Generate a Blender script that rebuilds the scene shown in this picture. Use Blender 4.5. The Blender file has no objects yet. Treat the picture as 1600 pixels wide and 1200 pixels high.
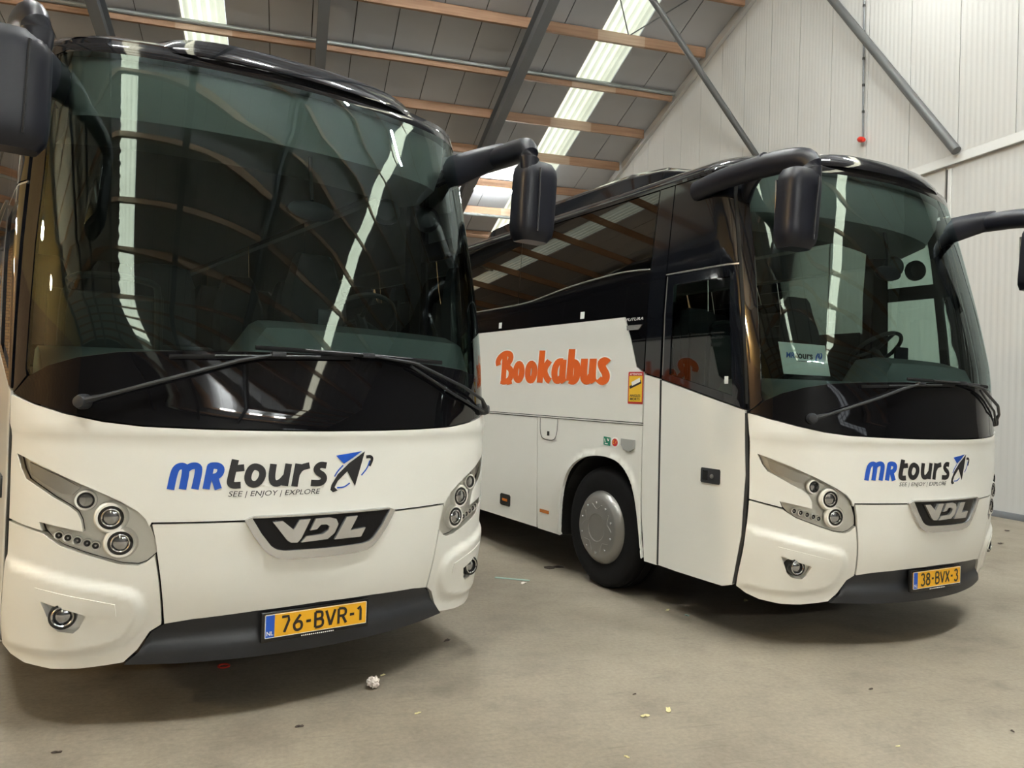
import bpy, bmesh, math, random
from mathutils import Vector, Matrix
from mathutils.geometry import delaunay_2d_cdt

random.seed(7)
scene = bpy.context.scene
COL = scene.collection
PI = math.pi
R = math.radians

# ------------------------------------------------------------------ camera, world, exposure
HALL_YAW = R(15.8)
CAM_H, PITCH, ROLL = 1.579, R(0.689), R(1.860)
cam_data = bpy.data.cameras.new('camera')
cam_data.sensor_width = 36.0
cam_data.lens = 1216.55 / 1600 * 36.0
cam_data.clip_start = 0.05
cam_data.clip_end = 300
cam = bpy.data.objects.new('camera', cam_data)
COL.objects.link(cam)
_fw = Vector((0, math.cos(PITCH), math.sin(PITCH)))
_up = Vector((0, -math.sin(PITCH), math.cos(PITCH)))
_rt = Vector((1, 0, 0))
_r2 = _rt * math.cos(ROLL) + _up * math.sin(ROLL)
_u2 = -_rt * math.sin(ROLL) + _up * math.cos(ROLL)
_Rh = Matrix.Rotation(-HALL_YAW, 3, 'Z')
_r2, _u2, _fw = _Rh @ _r2, _Rh @ _u2, _Rh @ _fw
cam.matrix_world = Matrix(((_r2.x, _u2.x, -_fw.x, 0), (_r2.y, _u2.y, -_fw.y, 0), (_r2.z, _u2.z, -_fw.z, CAM_H), (0, 0, 0, 1)))
scene.camera = cam

world = bpy.data.worlds.new('world')
scene.world = world
world.use_nodes = True
bg = world.node_tree.nodes['Background']
bg.inputs[0].default_value = (0.93, 1.0, 0.96, 1)
bg.inputs[1].default_value = 1.6

sun_data = bpy.data.lights.new('sun', 'SUN')
sun_data.energy = 58.0
sun_data.angle = R(2)
sun_data.color = (1.0, 0.97, 0.90)
sun = bpy.data.objects.new('sun', sun_data)
COL.objects.link(sun)
sun.rotation_euler = (R(90 - 17), 0, R(8))      # low sun on the near roof slope, behind the viewer

scene.view_settings.view_transform = 'Standard'
scene.view_settings.look = 'None'
scene.view_settings.gamma = 1.0
scene.view_settings.use_curve_mapping = False
scene.view_settings.exposure = 0.2

LAMP_GAIN = 1.0


# ------------------------------------------------------------------ materials
def node_mat(name):
    m = bpy.data.materials.new(name)
    m.use_nodes = True
    nt = m.node_tree
    return m, nt, nt.nodes, nt.links, nt.nodes['Principled BSDF']


def pmat(name, col, rough=0.5, metal=0.0, coat=0.0, noise=0.0, nscale=30.0, bump=0.0, spec=0.5, emit=None, estr=0.0):
    m, nt, N, L, p = node_mat(name)
    p.inputs['Base Color'].default_value = (*col, 1)
    p.inputs['Roughness'].default_value = rough
    p.inputs['Metallic'].default_value = metal
    p.inputs['Coat Weight'].default_value = coat
    p.inputs['Coat Roughness'].default_value = 0.04
    p.inputs['Specular IOR Level'].default_value = spec
    if emit:
        p.inputs['Emission Color'].default_value = (*emit, 1)
        p.inputs['Emission Strength'].default_value = estr
    tc = N.new('ShaderNodeTexCoord')
    nz = N.new('ShaderNodeTexNoise')
    nz.inputs['Scale'].default_value = nscale
    nz.inputs['Detail'].default_value = 5
    L.new(tc.outputs['Object'], nz.inputs['Vector'])
    if noise > 0:
        mx = N.new('ShaderNodeMix')
        mx.data_type = 'RGBA'
        mx.inputs['A'].default_value = (*[c * (1 - noise) for c in col], 1)
        mx.inputs['B'].default_value = (*[min(1, c * (1 + noise)) for c in col], 1)
        L.new(nz.outputs['Fac'], mx.inputs['Factor'])
        L.new(mx.outputs['Result'], p.inputs['Base Color'])
    if bump > 0:
        b = N.new('ShaderNodeBump')
        b.inputs['Strength'].default_value = bump
        b.inputs['Distance'].default_value = 0.01
        L.new(nz.outputs['Fac'], b.inputs['Height'])
        L.new(b.outputs['Normal'], p.inputs['Normal'])
    return m


def glass_mat(name, tint, ior=1.5, refl=(1, 1, 1)):
    """thin sheet glass: tinted see-through plus mirror reflection by Fresnel"""
    m, nt, N, L, p = node_mat(name)
    N.remove(p)
    out = N['Material Output']
    tr = N.new('ShaderNodeBsdfTransparent')
    tr.inputs[0].default_value = (*tint, 1)
    gl = N.new('ShaderNodeBsdfGlossy')
    gl.inputs['Color'].default_value = (*refl, 1)
    gl.inputs['Roughness'].default_value = 0.005
    fr = N.new('ShaderNodeFresnel')
    fr.inputs['IOR'].default_value = ior
    mx = N.new('ShaderNodeMixShader')
    L.new(fr.outputs[0], mx.inputs[0])
    L.new(tr.outputs[0], mx.inputs[1])
    L.new(gl.outputs[0], mx.inputs[2])
    L.new(mx.outputs[0], out.inputs['Surface'])
    return m


M = {}
M['white'] = pmat('white_paint', (0.80, 0.792, 0.75), 0.32, coat=0.5, noise=0.015, nscale=6)
M['black_gloss'] = pmat('black_gloss_paint', (0.006, 0.007, 0.010), 0.06, coat=0.6, noise=0.1, nscale=5)
M['frit'] = pmat('black_glass_band', (0.004, 0.004, 0.005), 0.03, spec=0.5)
M['plastic'] = pmat('dark_plastic', (0.017, 0.019, 0.024), 0.45, noise=0.1, nscale=60, bump=0.05)
M['mirror_shell'] = pmat('mirror_shell_plastic', (0.010, 0.011, 0.018), 0.38, spec=0.35, noise=0.1, nscale=80)
M['rubber'] = pmat('tyre_rubber', (0.008, 0.008, 0.009), 0.85, spec=0.2, noise=0.2, nscale=40, bump=0.1)
M['silver'] = pmat('silver_plastic', (0.64, 0.64, 0.65), 0.25, metal=0.75)
M['housing'] = pmat('headlight_housing', (0.82, 0.80, 0.75), 0.25, metal=0.0, coat=.4)
M['hub'] = pmat('hub_cover_metal', (0.30, 0.295, 0.285), 0.36, metal=0.6, noise=0.05, nscale=15)
M['chrome'] = pmat('bright_chrome', (0.75, 0.76, 0.78), 0.12, metal=1.0)
M['lens'] = pmat('lens_glass', (0.40, 0.41, 0.43), 0.08, metal=0.9, coat=1.0)
M['badge_black'] = pmat('badge_black', (0.006, 0.006, 0.008), 0.22, spec=0.25)
M['lens_dark'] = pmat('lens_ring_black', (0.012, 0.012, 0.013), 0.25)
M['mirror_glass'] = pmat('mirror_glass', (0.8, 0.82, 0.85), 0.02, metal=1.0)
M['windscreen'] = glass_mat('windscreen_glass', (0.70, 0.86, 0.82), 1.74, (0.84, 0.99, 1.0))
M['clear'] = glass_mat('clear_cover', (0.93, 0.93, 0.92), 1.36)
M['doorglass'] = glass_mat('door_glass', (0.60, 0.72, 0.66), 1.7)
M['tinted'] = glass_mat('tinted_glass', (0.26, 0.31, 0.28), 1.52)
M['privacy'] = glass_mat('privacy_glass', (0.035, 0.04, 0.04), 1.72)
M['blue'] = pmat('logo_blue', (0.010, 0.085, 0.50), 0.35, coat=0.3)
M['ink'] = pmat('logo_black', (0.014, 0.014, 0.017), 0.38, coat=0.3)
M['orange'] = pmat('orange_vinyl', (0.80, 0.13, 0.012), 0.4)
M['halo'] = pmat('white_vinyl', (0.95, 0.93, 0.90), 0.4)
M['yellow'] = pmat('plate_yellow', (0.82, 0.42, 0.015), 0.4, noise=0.02)
M['plateblue'] = pmat('plate_blue', (0.012, 0.085, 0.47), 0.4)
M['plate_ink'] = pmat('plate_ink', (0.018, 0.013, 0.010), 0.4)
M['amber'] = pmat('amber_lens', (0.55, 0.16, 0.02), 0.2, coat=0.6)
M['green'] = pmat('green_sticker', (0.01, 0.22, 0.13), 0.5)
M['red'] = pmat('red_print', (0.50, 0.03, 0.03), 0.5)
M['brown'] = pmat('brown_print', (0.22, 0.055, 0.03), 0.5)
M['stickeryellow'] = pmat('sticker_yellow', (0.85, 0.52, 0.03), 0.5)
M['greylens'] = pmat('grey_lens', (0.62, 0.60, 0.56), 0.2, coat=0.5)
M['repeater'] = pmat('repeater_lens', (0.36, 0.36, 0.35), 0.25, coat=0.4)
M['interior'] = pmat('interior_dark_trim', (0.014, 0.015, 0.016), 0.7, noise=0.1, nscale=20)
M['dash'] = pmat('dashboard_vinyl', (0.21, 0.235, 0.24), 0.6, noise=0.06, nscale=40)
M['lining'] = pmat('ceiling_lining', (0.26, 0.26, 0.25), 0.7, noise=0.05, nscale=30)
M['console'] = pmat('console_plastic', (0.42, 0.42, 0.41), 0.5, noise=0.03, nscale=10)
M['seat'] = pmat('seat_fabric', (0.012, 0.013, 0.016), 0.9, noise=0.1, nscale=20)
M['paper'] = pmat('sign_paper', (0.80, 0.84, 0.82), 0.7)
M['under'] = pmat('underbody', (0.012, 0.012, 0.012), 0.85)
M['steel'] = pmat('painted_steel', (0.15, 0.16, 0.175), 0.5, noise=0.08, nscale=4)
M['brace_steel'] = pmat('brace_steel', (0.105, 0.108, 0.11), 0.45, metal=0.3, noise=0.1, nscale=6)
M['galv'] = pmat('galvanised_tube', (0.30, 0.32, 0.32), 0.4, metal=0.6, noise=0.12, nscale=8)
M['roofsheet'] = pmat('roof_sheet', (0.465, 0.475, 0.50), 0.75, noise=0.05, nscale=1.5)
M['roofseam'] = pmat('roof_seam', (0.10, 0.095, 0.09), 0.8)
M['lampbody'] = pmat('lamp_body', (0.7, 0.7, 0.68), 0.5)
M['leaf'] = pmat('dry_leaf', (0.56, 0.50, 0.27), 0.8, noise=0.2, nscale=50)
M['tissue'] = pmat('tissue_paper', (0.80, 0.72, 0.68), 0.9, noise=0.1, nscale=60)
M['teal'] = pmat('teal_tape', (0.28, 0.42, 0.38), 0.6)
M['debris'] = pmat('dark_debris', (0.045, 0.032, 0.026), 0.9)
M['redplastic'] = pmat('red_plastic', (0.60, 0.03, 0.015), 0.35)
M['brass'] = pmat('dull_screw', (0.5, 0.5, 0.5), 0.3, metal=1)


def concrete_mat():
    m, nt, N, L, p = node_mat('concrete_floor')
    tc = N.new('ShaderNodeTexCoord')

    def noise(scale, detail, rough=0.55, stretch=None):
        n = N.new('ShaderNodeTexNoise')
        n.inputs['Scale'].default_value = scale
        n.inputs['Detail'].default_value = detail
        n.inputs['Roughness'].default_value = rough
        if stretch:
            mp = N.new('ShaderNodeMapping')
            mp.inputs['Scale'].default_value = stretch
            mp.inputs['Rotation'].default_value = (0, 0, 0.5)
            L.new(tc.outputs['Object'], mp.inputs['Vector'])
            L.new(mp.outputs['Vector'], n.inputs['Vector'])
        else:
            L.new(tc.outputs['Object'], n.inputs['Vector'])
        return n

    def ramp(src, stops):
        r = N.new('ShaderNodeValToRGB')
        e = r.color_ramp.elements
        e[0].position, e[0].color = stops[0][0], (*stops[0][1], 1)
        e[1].position, e[1].color = stops[-1][0], (*stops[-1][1], 1)
        for pos, c in stops[1:-1]:
            k = e.new(pos)
            k.color = (*c, 1)
        L.new(src.outputs['Fac'], r.inputs['Fac'])
        return r

    def mult(a, b, fac=1.0):
        x = N.new('ShaderNodeMix')
        x.data_type = 'RGBA'
        x.blend_type = 'MULTIPLY'
        x.inputs['Factor'].default_value = fac
        L.new(a, x.inputs['A'])
        L.new(b, x.inputs['B'])
        return x.outputs['Result']

    big = ramp(noise(0.55, 6), [(0.32, (0.19, 0.163, 0.128)), (0.5, (0.222, 0.192, 0.153)), (0.68, (0.252, 0.22, 0.178))])
    mid = ramp(noise(2.3, 9, 0.66), [(0.30, (0.78, 0.77, 0.77)), (0.5, (1, 1, 1)), (0.70, (1.12, 1.115, 1.10))])
    fine = ramp(noise(38, 6, 0.7), [(0.30, (0.84, 0.83, 0.82)), (0.66, (1.10, 1.10, 1.09))])
    stain = ramp(noise(1.6, 3, 0.5), [(0.22, (0.55, 0.54, 0.53)), (0.36, (1, 1, 1)), (1, (1, 1, 1))])
    scr = ramp(noise(5, 3, 0.5, (0.6, 9, 1)), [(0.28, (0.8, 0.79, 0.78)), (0.4, (1, 1, 1)), (1, (1, 1, 1))])
    c = mult(big.outputs[0], mid.outputs[0])
    c = mult(c, fine.outputs[0])
    c = mult(c, stain.outputs[0], 0.7)
    c = mult(c, scr.outputs[0], 0.8)
    L.new(c, p.inputs['Base Color'])
    p.inputs['Roughness'].default_value = 0.62
    p.inputs['Specular IOR Level'].default_value = 0.35
    b = N.new('ShaderNodeBump')
    b.inputs['Strength'].default_value = 0.12
    b.inputs['Distance'].default_value = 0.01
    L.new(fine.outputs[0], b.inputs['Height'])
    L.new(b.outputs['Normal'], p.inputs['Normal'])
    return m


def wood_mat(name, c0, c1, axis=0):
    m, nt, N, L, p = node_mat(name)
    tc = N.new('ShaderNodeTexCoord')
    mp = N.new('ShaderNodeMapping')
    s = [14, 14, 14]
    s[axis] = 0.7
    mp.inputs['Scale'].default_value = s
    n = N.new('ShaderNodeTexNoise')
    n.inputs['Scale'].default_value = 1.6
    n.inputs['Detail'].default_value = 6
    r = N.new('ShaderNodeValToRGB')
    r.color_ramp.elements[0].position = 0.3
    r.color_ramp.elements[0].color = (*c0, 1)
    r.color_ramp.elements[1].position = 0.7
    r.color_ramp.elements[1].color = (*c1, 1)
    L.new(tc.outputs['Object'], mp.inputs['Vector'])
    L.new(mp.outputs['Vector'], n.inputs['Vector'])
    L.new(n.outputs['Fac'], r.inputs['Fac'])
    L.new(r.outputs[0], p.inputs['Base Color'])
    p.inputs['Roughness'].default_value = 0.7
    return m


def brick_mat():
    m, nt, N, L, p = node_mat('brick_wall')
    tc = N.new('ShaderNodeTexCoord')
    mp = N.new('ShaderNodeMapping')
    mp.inputs['Rotation'].default_value = (R(90), 0, 0)
    sp = N.new('ShaderNodeSeparateXYZ')
    cb = N.new('ShaderNodeCombineXYZ')
    ad = N.new('ShaderNodeMath')
    L.new(tc.outputs['Object'], sp.inputs[0])
    L.new(sp.outputs[0], ad.inputs[0])
    L.new(sp.outputs[1], ad.inputs[1])
    L.new(ad.outputs[0], cb.inputs[0])
    L.new(sp.outputs[2], cb.inputs[1])
    b = N.new('ShaderNodeTexBrick')
    b.inputs['Scale'].default_value = 2.2
    b.inputs['Color1'].default_value = (0.42, 0.25, 0.13, 1)
    b.inputs['Color2'].default_value = (0.55, 0.36, 0.19, 1)
    b.inputs['Mortar'].default_value = (0.20, 0.15, 0.11, 1)
    L.new(cb.outputs[0], b.inputs['Vector'])
    L.new(b.outputs['Color'], p.inputs['Base Color'])
    p.inputs['Roughness'].default_value = 0.85
    return m


def sheet_mat():
    """translucent corrugated daylight sheet"""
    m, nt, N, L, p = node_mat('daylight_sheet')
    N.remove(p)
    out = N['Material Output']
    t = N.new('ShaderNodeBsdfTranslucent')
    tc = N.new('ShaderNodeTexCoord')
    nz = N.new('ShaderNodeTexNoise')
    nz.inputs['Scale'].default_value = 1.2
    nz.inputs['Detail'].default_value = 4
    r = N.new('ShaderNodeValToRGB')
    r.color_ramp.elements[0].position = 0.3
    r.color_ramp.elements[0].color = (0.70, 0.71, 0.58, 1)
    r.color_ramp.elements[1].position = 0.7
    r.color_ramp.elements[1].color = (0.84, 0.85, 0.72, 1)
    L.new(tc.outputs['Object'], nz.inputs['Vector'])
    L.new(nz.outputs['Fac'], r.inputs['Fac'])
    L.new(r.outputs[0], t.inputs['Color'])
    d = N.new('ShaderNodeBsdfDiffuse')
    d.inputs['Color'].default_value = (0.7, 0.7, 0.62, 1)
    mx = N.new('ShaderNodeMixShader')
    mx.inputs[0].default_value = 0.3
    L.new(t.outputs[0], mx.inputs[1])
    L.new(d.outputs[0], mx.inputs[2])
    L.new(mx.outputs[0], out.inputs['Surface'])
    return m


M['concrete'] = concrete_mat()
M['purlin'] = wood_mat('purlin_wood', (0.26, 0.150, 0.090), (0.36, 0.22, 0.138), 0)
M['purlin_pale'] = wood_mat('pale_purlin_wood', (0.36, 0.255, 0.18), (0.47, 0.35, 0.26), 0)
M['brick'] = brick_mat()
M['sheet'] = sheet_mat()
M['wallpanel'] = pmat('wall_panel_coating', (0.54, 0.54, 0.53), 0.5, noise=0.03, nscale=0.8)
M['walltrim'] = pmat('wall_trim_coating', (0.53, 0.53, 0.52), 0.45, noise=0.02)
M['yellowboard'] = wood_mat('yellow_boarding', (0.55, 0.37, 0.14), (0.72, 0.52, 0.24), 2)
M['gap'] = pmat('dark_gap', (0.03, 0.03, 0.03), 0.9)
def tube_mat(strength):
    key = 'tube_%d' % strength
    if key not in M:
        M[key] = pmat('lit_tube', (1, 1, 1), 0.5, emit=(0.97, 1.0, 0.95), estr=float(strength))
    return key


M['window_light'] = pmat('daylit_pane', (0.5, 0.5, 0.5), 0.3, emit=(0.85, 0.92, 1.0), estr=1.3)
M['darkwall'] = pmat('dark_wall_coating', (0.075, 0.072, 0.068), 0.7, noise=0.15, nscale=0.6)
M['warmlamp'] = pmat('lit_warm_lamp', (1, 1, 1), 0.5, emit=(1.0, 0.72, 0.36), estr=40.0)


# ------------------------------------------------------------------ mesh helpers
def link(name, me, mat, parent=None):
    o = bpy.data.objects.new(name, me)
    COL.objects.link(o)
    if mat is not None and len(me.materials) == 0:
        me.materials.append(M[mat] if isinstance(mat, str) else mat)
    if parent is not None:
        o.parent = parent
    return o


def empty(name, loc=(0, 0, 0), rz=0.0):
    o = bpy.data.objects.new(name, None)
    COL.objects.link(o)
    o.location = loc
    o.rotation_euler = (0, 0, rz)
    o.empty_display_size = 0.2
    return o


def tag(o, label=None, cat=None, group=None, kind=None):
    if label:
        o['label'] = label
    if cat:
        o['category'] = cat
    if group:
        o['group'] = group
    if kind:
        o['kind'] = kind
    return o


def from_bm(bm, name, mat, parent=None, smooth=False):
    me = bpy.data.meshes.new(name)
    bm.normal_update()
    bm.to_mesh(me)
    bm.free()
    if smooth:
        me.shade_smooth()
        if smooth != 'all':
            try:
                me.set_sharp_from_angle(angle=R(35))
            except Exception:
                pass
    return link(name, me, mat, parent)


def bm_box(bm, c, s, rot=None, bevel=0.0, seg=2):
    mat = Matrix.Translation(Vector(c))
    if rot is not None:
        mat = mat @ rot.to_4x4()
    r = bmesh.ops.create_cube(bm, size=1.0, matrix=mat @ Matrix.Diagonal((*s, 1)))
    if bevel > 0:
        vs = set(r['verts'])
        es = [e for e in bm.edges if e.verts[0] in vs and e.verts[1] in vs]
        bmesh.ops.bevel(bm, geom=es, offset=bevel, segments=seg, profile=0.5, affect='EDGES')


def box(name, c, s, mat, parent=None, bevel=0.0, rot=None, seg=2):
    bm = bmesh.new()
    bm_box(bm, c, s, rot, bevel, seg)
    return from_bm(bm, name, mat, parent, smooth=bevel > 0)


def basis(d):
    d = Vector(d).normalized()
    up = Vector((0, 0, 1)) if abs(d.z) < 0.95 else Vector((1, 0, 0))
    a = d.cross(up).normalized()
    return a, a.cross(d).normalized(), d


def bm_tube(bm, pts, rad, seg=12, cap=True, flat=None):
    """tube through points; rad scalar, list, or list of (ra, rb) along (side, up)"""
    pts = [Vector(p) for p in pts]
    rings = []
    for i, p in enumerate(pts):
        if i == 0:
            d = pts[1] - pts[0]
        elif i == len(pts) - 1:
            d = pts[-1] - pts[-2]
        else:
            d = (pts[i + 1] - p).normalized() + (p - pts[i - 1]).normalized()
        a, b, _ = basis(d)
        r = rad[i] if isinstance(rad, (list, tuple)) else rad
        ra, rb = r if isinstance(r, (list, tuple)) else (r, r)
        rings.append([bm.verts.new(p + a * (ra * math.cos(t)) + b * (rb * math.sin(t))) for t in [2 * PI * k / seg for k in range(seg)]])
    for r0, r1 in zip(rings, rings[1:]):
        for k in range(seg):
            bm.faces.new((r0[k], r0[(k + 1) % seg], r1[(k + 1) % seg], r1[k]))
    if cap:
        bm.faces.new(list(reversed(rings[0])))
        bm.faces.new(rings[-1])


def tube(name, pts, rad, mat, parent=None, seg=12):
    bm = bmesh.new()
    bm_tube(bm, pts, rad, seg)
    bmesh.ops.recalc_face_normals(bm, faces=bm.faces)
    return from_bm(bm, name, mat, parent, smooth=True)


def smooth_path(pts, n=3):
    pts = [Vector(p) for p in pts]
    for _ in range(n):
        out = [pts[0]]
        for a, b in zip(pts, pts[1:]):
            out += [a * 0.75 + b * 0.25, a * 0.25 + b * 0.75]
        out.append(pts[-1])
        pts = out
    return pts


def bm_lathe(bm, prof_, origin, axis, seg=32):
    """prof_: list of (radius, height along axis)"""
    a, b, d = basis(axis)
    o = Vector(origin)
    rings = []
    for r, h in prof_:
        if r < 1e-6:
            rings.append([bm.verts.new(o + d * h)])
        else:
            rings.append([bm.verts.new(o + d * h + a * (r * math.cos(t)) + b * (r * math.sin(t))) for t in [2 * PI * k / seg for k in range(seg)]])
    for r0, r1 in zip(rings, rings[1:]):
        for k in range(seg):
            q0 = [r0[k % len(r0)], r0[(k + 1) % len(r0)]] if len(r0) > 1 else [r0[0]]
            q1 = [r1[(k + 1) % len(r1)], r1[k % len(r1)]] if len(r1) > 1 else [r1[0]]
            f = q0 + q1
            if len(f) >= 3:
                bm.faces.new(f)


def lathe(name, prof_, origin, axis, mat, parent=None, seg=32):
    bm = bmesh.new()
    bm_lathe(bm, prof_, origin, axis, seg)
    bmesh.ops.recalc_face_normals(bm, faces=bm.faces)
    return from_bm(bm, name, mat, parent, smooth=True)


def loft(name, rings, mat, parent=None, closed=True, cap=True, smooth=True):
    bm = bmesh.new()
    rs = [[bm.verts.new(p) for p in r] for r in rings]
    n = len(rs[0])
    for a, b in zip(rs, rs[1:]):
        for k in range(n if closed else n - 1):
            bm.faces.new((a[k], a[(k + 1) % n], b[(k + 1) % n], b[k]))
    if cap and closed:
        bm.faces.new(list(reversed(rs[0])))
        bm.faces.new(rs[-1])
    bmesh.ops.recalc_face_normals(bm, faces=bm.faces)
    return from_bm(bm, name, mat, parent, smooth=smooth)


# ---- panels cut out of a curved surface
def resample(poly, step):
    out = []
    n = len(poly)
    for i in range(n):
        a, b = poly[i], poly[(i + 1) % n]
        d = math.hypot(b[0] - a[0], b[1] - a[1])
        k = max(1, int(math.ceil(d / step)))
        for j in range(k):
            t = j / k
            out.append((a[0] + (b[0] - a[0]) * t, a[1] + (b[1] - a[1]) * t))
    return out


def inside(p, poly):
    x, y = p
    c = False
    n = len(poly)
    j = n - 1
    for i in range(n):
        xi, yi = poly[i]
        xj, yj = poly[j]
        if (yi > y) != (yj > y) and x < (xj - xi) * (y - yi) / (yj - yi) + xi:
            c = not c
        j = i
    return c


def seg_dist(p, poly):
    best = 9e9
    n = len(poly)
    for i in range(n):
        ax, ay = poly[i]
        bx, by = poly[(i + 1) % n]
        dx, dy = bx - ax, by - ay
        l2 = dx * dx + dy * dy
        t = 0 if l2 == 0 else max(0, min(1, ((p[0] - ax) * dx + (p[1] - ay) * dy) / l2))
        best = min(best, math.hypot(p[0] - ax - t * dx, p[1] - ay - t * dy))
    return best


def surf_normal(S, a, b, out):
    h = 1e-3
    n = (S(a + h, b) - S(a - h, b)).cross(S(a, b + h) - S(a, b - h))
    if n.length < 1e-12:
        return out(a, b)
    n.normalize()
    return n if n.dot(out(a, b)) > 0 else -n


def patch(name, poly, surf, mat, parent=None, holes=(), step=0.06, off=0.0, thick=0.012, edge_step=None, relief=None):
    """a panel with rim, its outline given in the surface's own two coordinates"""
    S, out = surf
    es = edge_step or step
    loops = [resample(poly, es)] + [resample(h, es) for h in holes]
    pts, edges = [], []
    for lp in loops:
        k = len(pts)
        pts += lp
        edges += [(k + i, k + (i + 1) % len(lp)) for i in range(len(lp))]
    xs = [p[0] for p in poly]
    ys = [p[1] for p in poly]
    nx = int((max(xs) - min(xs)) / step) + 1
    ny = int((max(ys) - min(ys)) / step) + 1
    for i in range(nx + 1):
        for j in range(ny + 1):
            p = (min(xs) + (i + 0.5 * (j % 2)) * step, min(ys) + j * step)
            if inside(p, loops[0]) and not any(inside(p, h) for h in loops[1:]):
                if min(seg_dist(p, lp) for lp in loops) > 0.35 * step:
                    pts.append(p)
    res = delaunay_2d_cdt([Vector(p) for p in pts], edges, [], 0, 1e-6)
    V2, tris = res[0], res[2]
    faces = []
    for f in tris:
        c = (sum(V2[i][0] for i in f) / len(f), sum(V2[i][1] for i in f) / len(f))
        if inside(c, loops[0]) and not any(inside(c, h) for h in loops[1:]):
            faces.append(list(f))

    def SR(a, b):
        p = S(a, b)
        if relief:
            p = p + surf_normal(S, a, b, out) * relief(a, b)
        return p
    verts, norms = [], []
    for v in V2:
        n0 = surf_normal(S, v[0], v[1], out)
        p = SR(v[0], v[1]) + n0 * off
        verts.append(p)
        norms.append(surf_normal(SR, v[0], v[1], out) if relief else n0)
    F = []
    for f in faces:
        a, b, c = (verts[i] for i in f[:3])
        nn = (b - a).cross(c - a)
        F.append(f if nn.dot(norms[f[0]]) > 0 else list(reversed(f)))
    if thick > 0:
        # rim and back, with vertices of their own so that the edge stays crisp
        cnt = {}
        for f in F:
            for i in range(len(f)):
                cnt[(f[i], f[(i + 1) % len(f)])] = 1
        nb = len(verts)
        back = {}
        for f in F:
            for i in f:
                if i not in back:
                    back[i] = len(verts)
                    verts.append(verts[i] - norms[i] * thick)
                    norms.append(-norms[i])
        F2 = [[back[i] for i in reversed(f)] for f in F]
        for (a, b) in cnt:
            if (b, a) not in cnt:
                pa, pb = verts[a], verts[b]
                qa, qb = verts[back[a]], verts[back[b]]
                nr = (pb - pa).cross(norms[a])
                nr = nr.normalized() if nr.length > 0 else norms[a]
                k = len(verts)
                verts += [pa, pb, qb, qa]
                norms += [nr] * 4
                F2.append([k + 1, k, k + 3, k + 2])
        F = F + F2
    me = bpy.data.meshes.new(name)
    me.from_pydata([tuple(v) for v in verts], [], F)
    me.shade_smooth()
    me.update()
    me.normals_split_custom_set_from_vertices([tuple(n) for n in norms])
    return link(name, me, mat, parent)


def mirror(poly):
    return [(-x, z) for x, z in reversed(poly)]


def chaikin(pts, n=2):
    pts = [tuple(p) for p in pts]
    for _ in range(n):
        if len(pts) < 3:
            return pts
        out = [pts[0]]
        for a, b in zip(pts, pts[1:]):
            out += [(a[0] * .75 + b[0] * .25, a[1] * .75 + b[1] * .25), (a[0] * .25 + b[0] * .75, a[1] * .25 + b[1] * .75)]
        out.append(pts[-1])
        pts = out
    return pts


def ribbons(name, strokes, pen, surf, mat, parent=None, off=0.002, polys=(), rnd=2, maxseg=0.05):
    """lettering: strokes drawn with an elliptical pen, filled polygons besides, laid on a surface"""
    S, out = surf
    verts, faces, norms = [], [], []
    hx, hz = pen

    def put(a, b, lift):
        n = surf_normal(S, a, b, out)
        verts.append(S(a, b) + n * (off + lift))
        norms.append(n)
        return len(verts) - 1
    for si, st in enumerate(strokes):
        closed = st[0] == st[-1] and len(st) > 3
        if closed:
            q = [tuple(p) for p in st[:-1]]
            for _ in range(rnd):
                q = [w for a, b in zip(q, q[1:] + q[:1]) for w in ((a[0] * .75 + b[0] * .25, a[1] * .75 + b[1] * .25), (a[0] * .25 + b[0] * .75, a[1] * .25 + b[1] * .75))]
            pts = q + [q[0]]
        else:
            pts = chaikin(st, rnd)
        fine = [pts[0]]
        for a, b in zip(pts, pts[1:]):
            k = max(1, int(math.hypot(b[0] - a[0], b[1] - a[1]) / maxseg))
            fine += [(a[0] + (b[0] - a[0]) * j / k, a[1] + (b[1] - a[1]) * j / k) for j in range(1, k + 1)]
        pts = fine
        row = []
        for i, p in enumerate(pts):
            if closed and i in (0, len(pts) - 1):
                a, b = pts[-2], pts[1]
            else:
                a, b = pts[max(0, i - 1)], pts[min(len(pts) - 1, i + 1)]
            dx, dz = (b[0] - a[0]) / hx, (b[1] - a[1]) / hz
            l = math.hypot(dx, dz) or 1
            nx, nz = -dz / l * hx, dx / l * hz
            row.append((put(p[0] + nx, p[1] + nz, si * 0.00004), put(p[0] - nx, p[1] - nz, si * 0.00004)))
        for r0, r1 in zip(row, row[1:]):
            faces += [[r0[0], r0[1], r1[1]], [r0[0], r1[1], r1[0]]]
    for pl in polys:
        lp = resample(pl, maxseg)
        res = delaunay_2d_cdt([Vector(p) for p in lp], [(i, (i + 1) % len(lp)) for i in range(len(lp))], [], 0, 1e-6)
        idx = [put(v[0], v[1], 0.0005) for v in res[0]]
        for f in res[2]:
            c = (sum(res[0][i][0] for i in f) / 3, sum(res[0][i][1] for i in f) / 3)
            if inside(c, lp):
                faces.append([idx[i] for i in f])
    F = []
    for f in faces:
        nn = (verts[f[1]] - verts[f[0]]).cross(verts[f[2]] - verts[f[0]])
        F.append(f if nn.dot(norms[f[0]]) > 0 else list(reversed(f)))
    me = bpy.data.meshes.new(name)
    me.from_pydata([tuple(v) for v in verts], [], F)
    me.update()
    return link(name, me, mat, parent)


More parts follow.
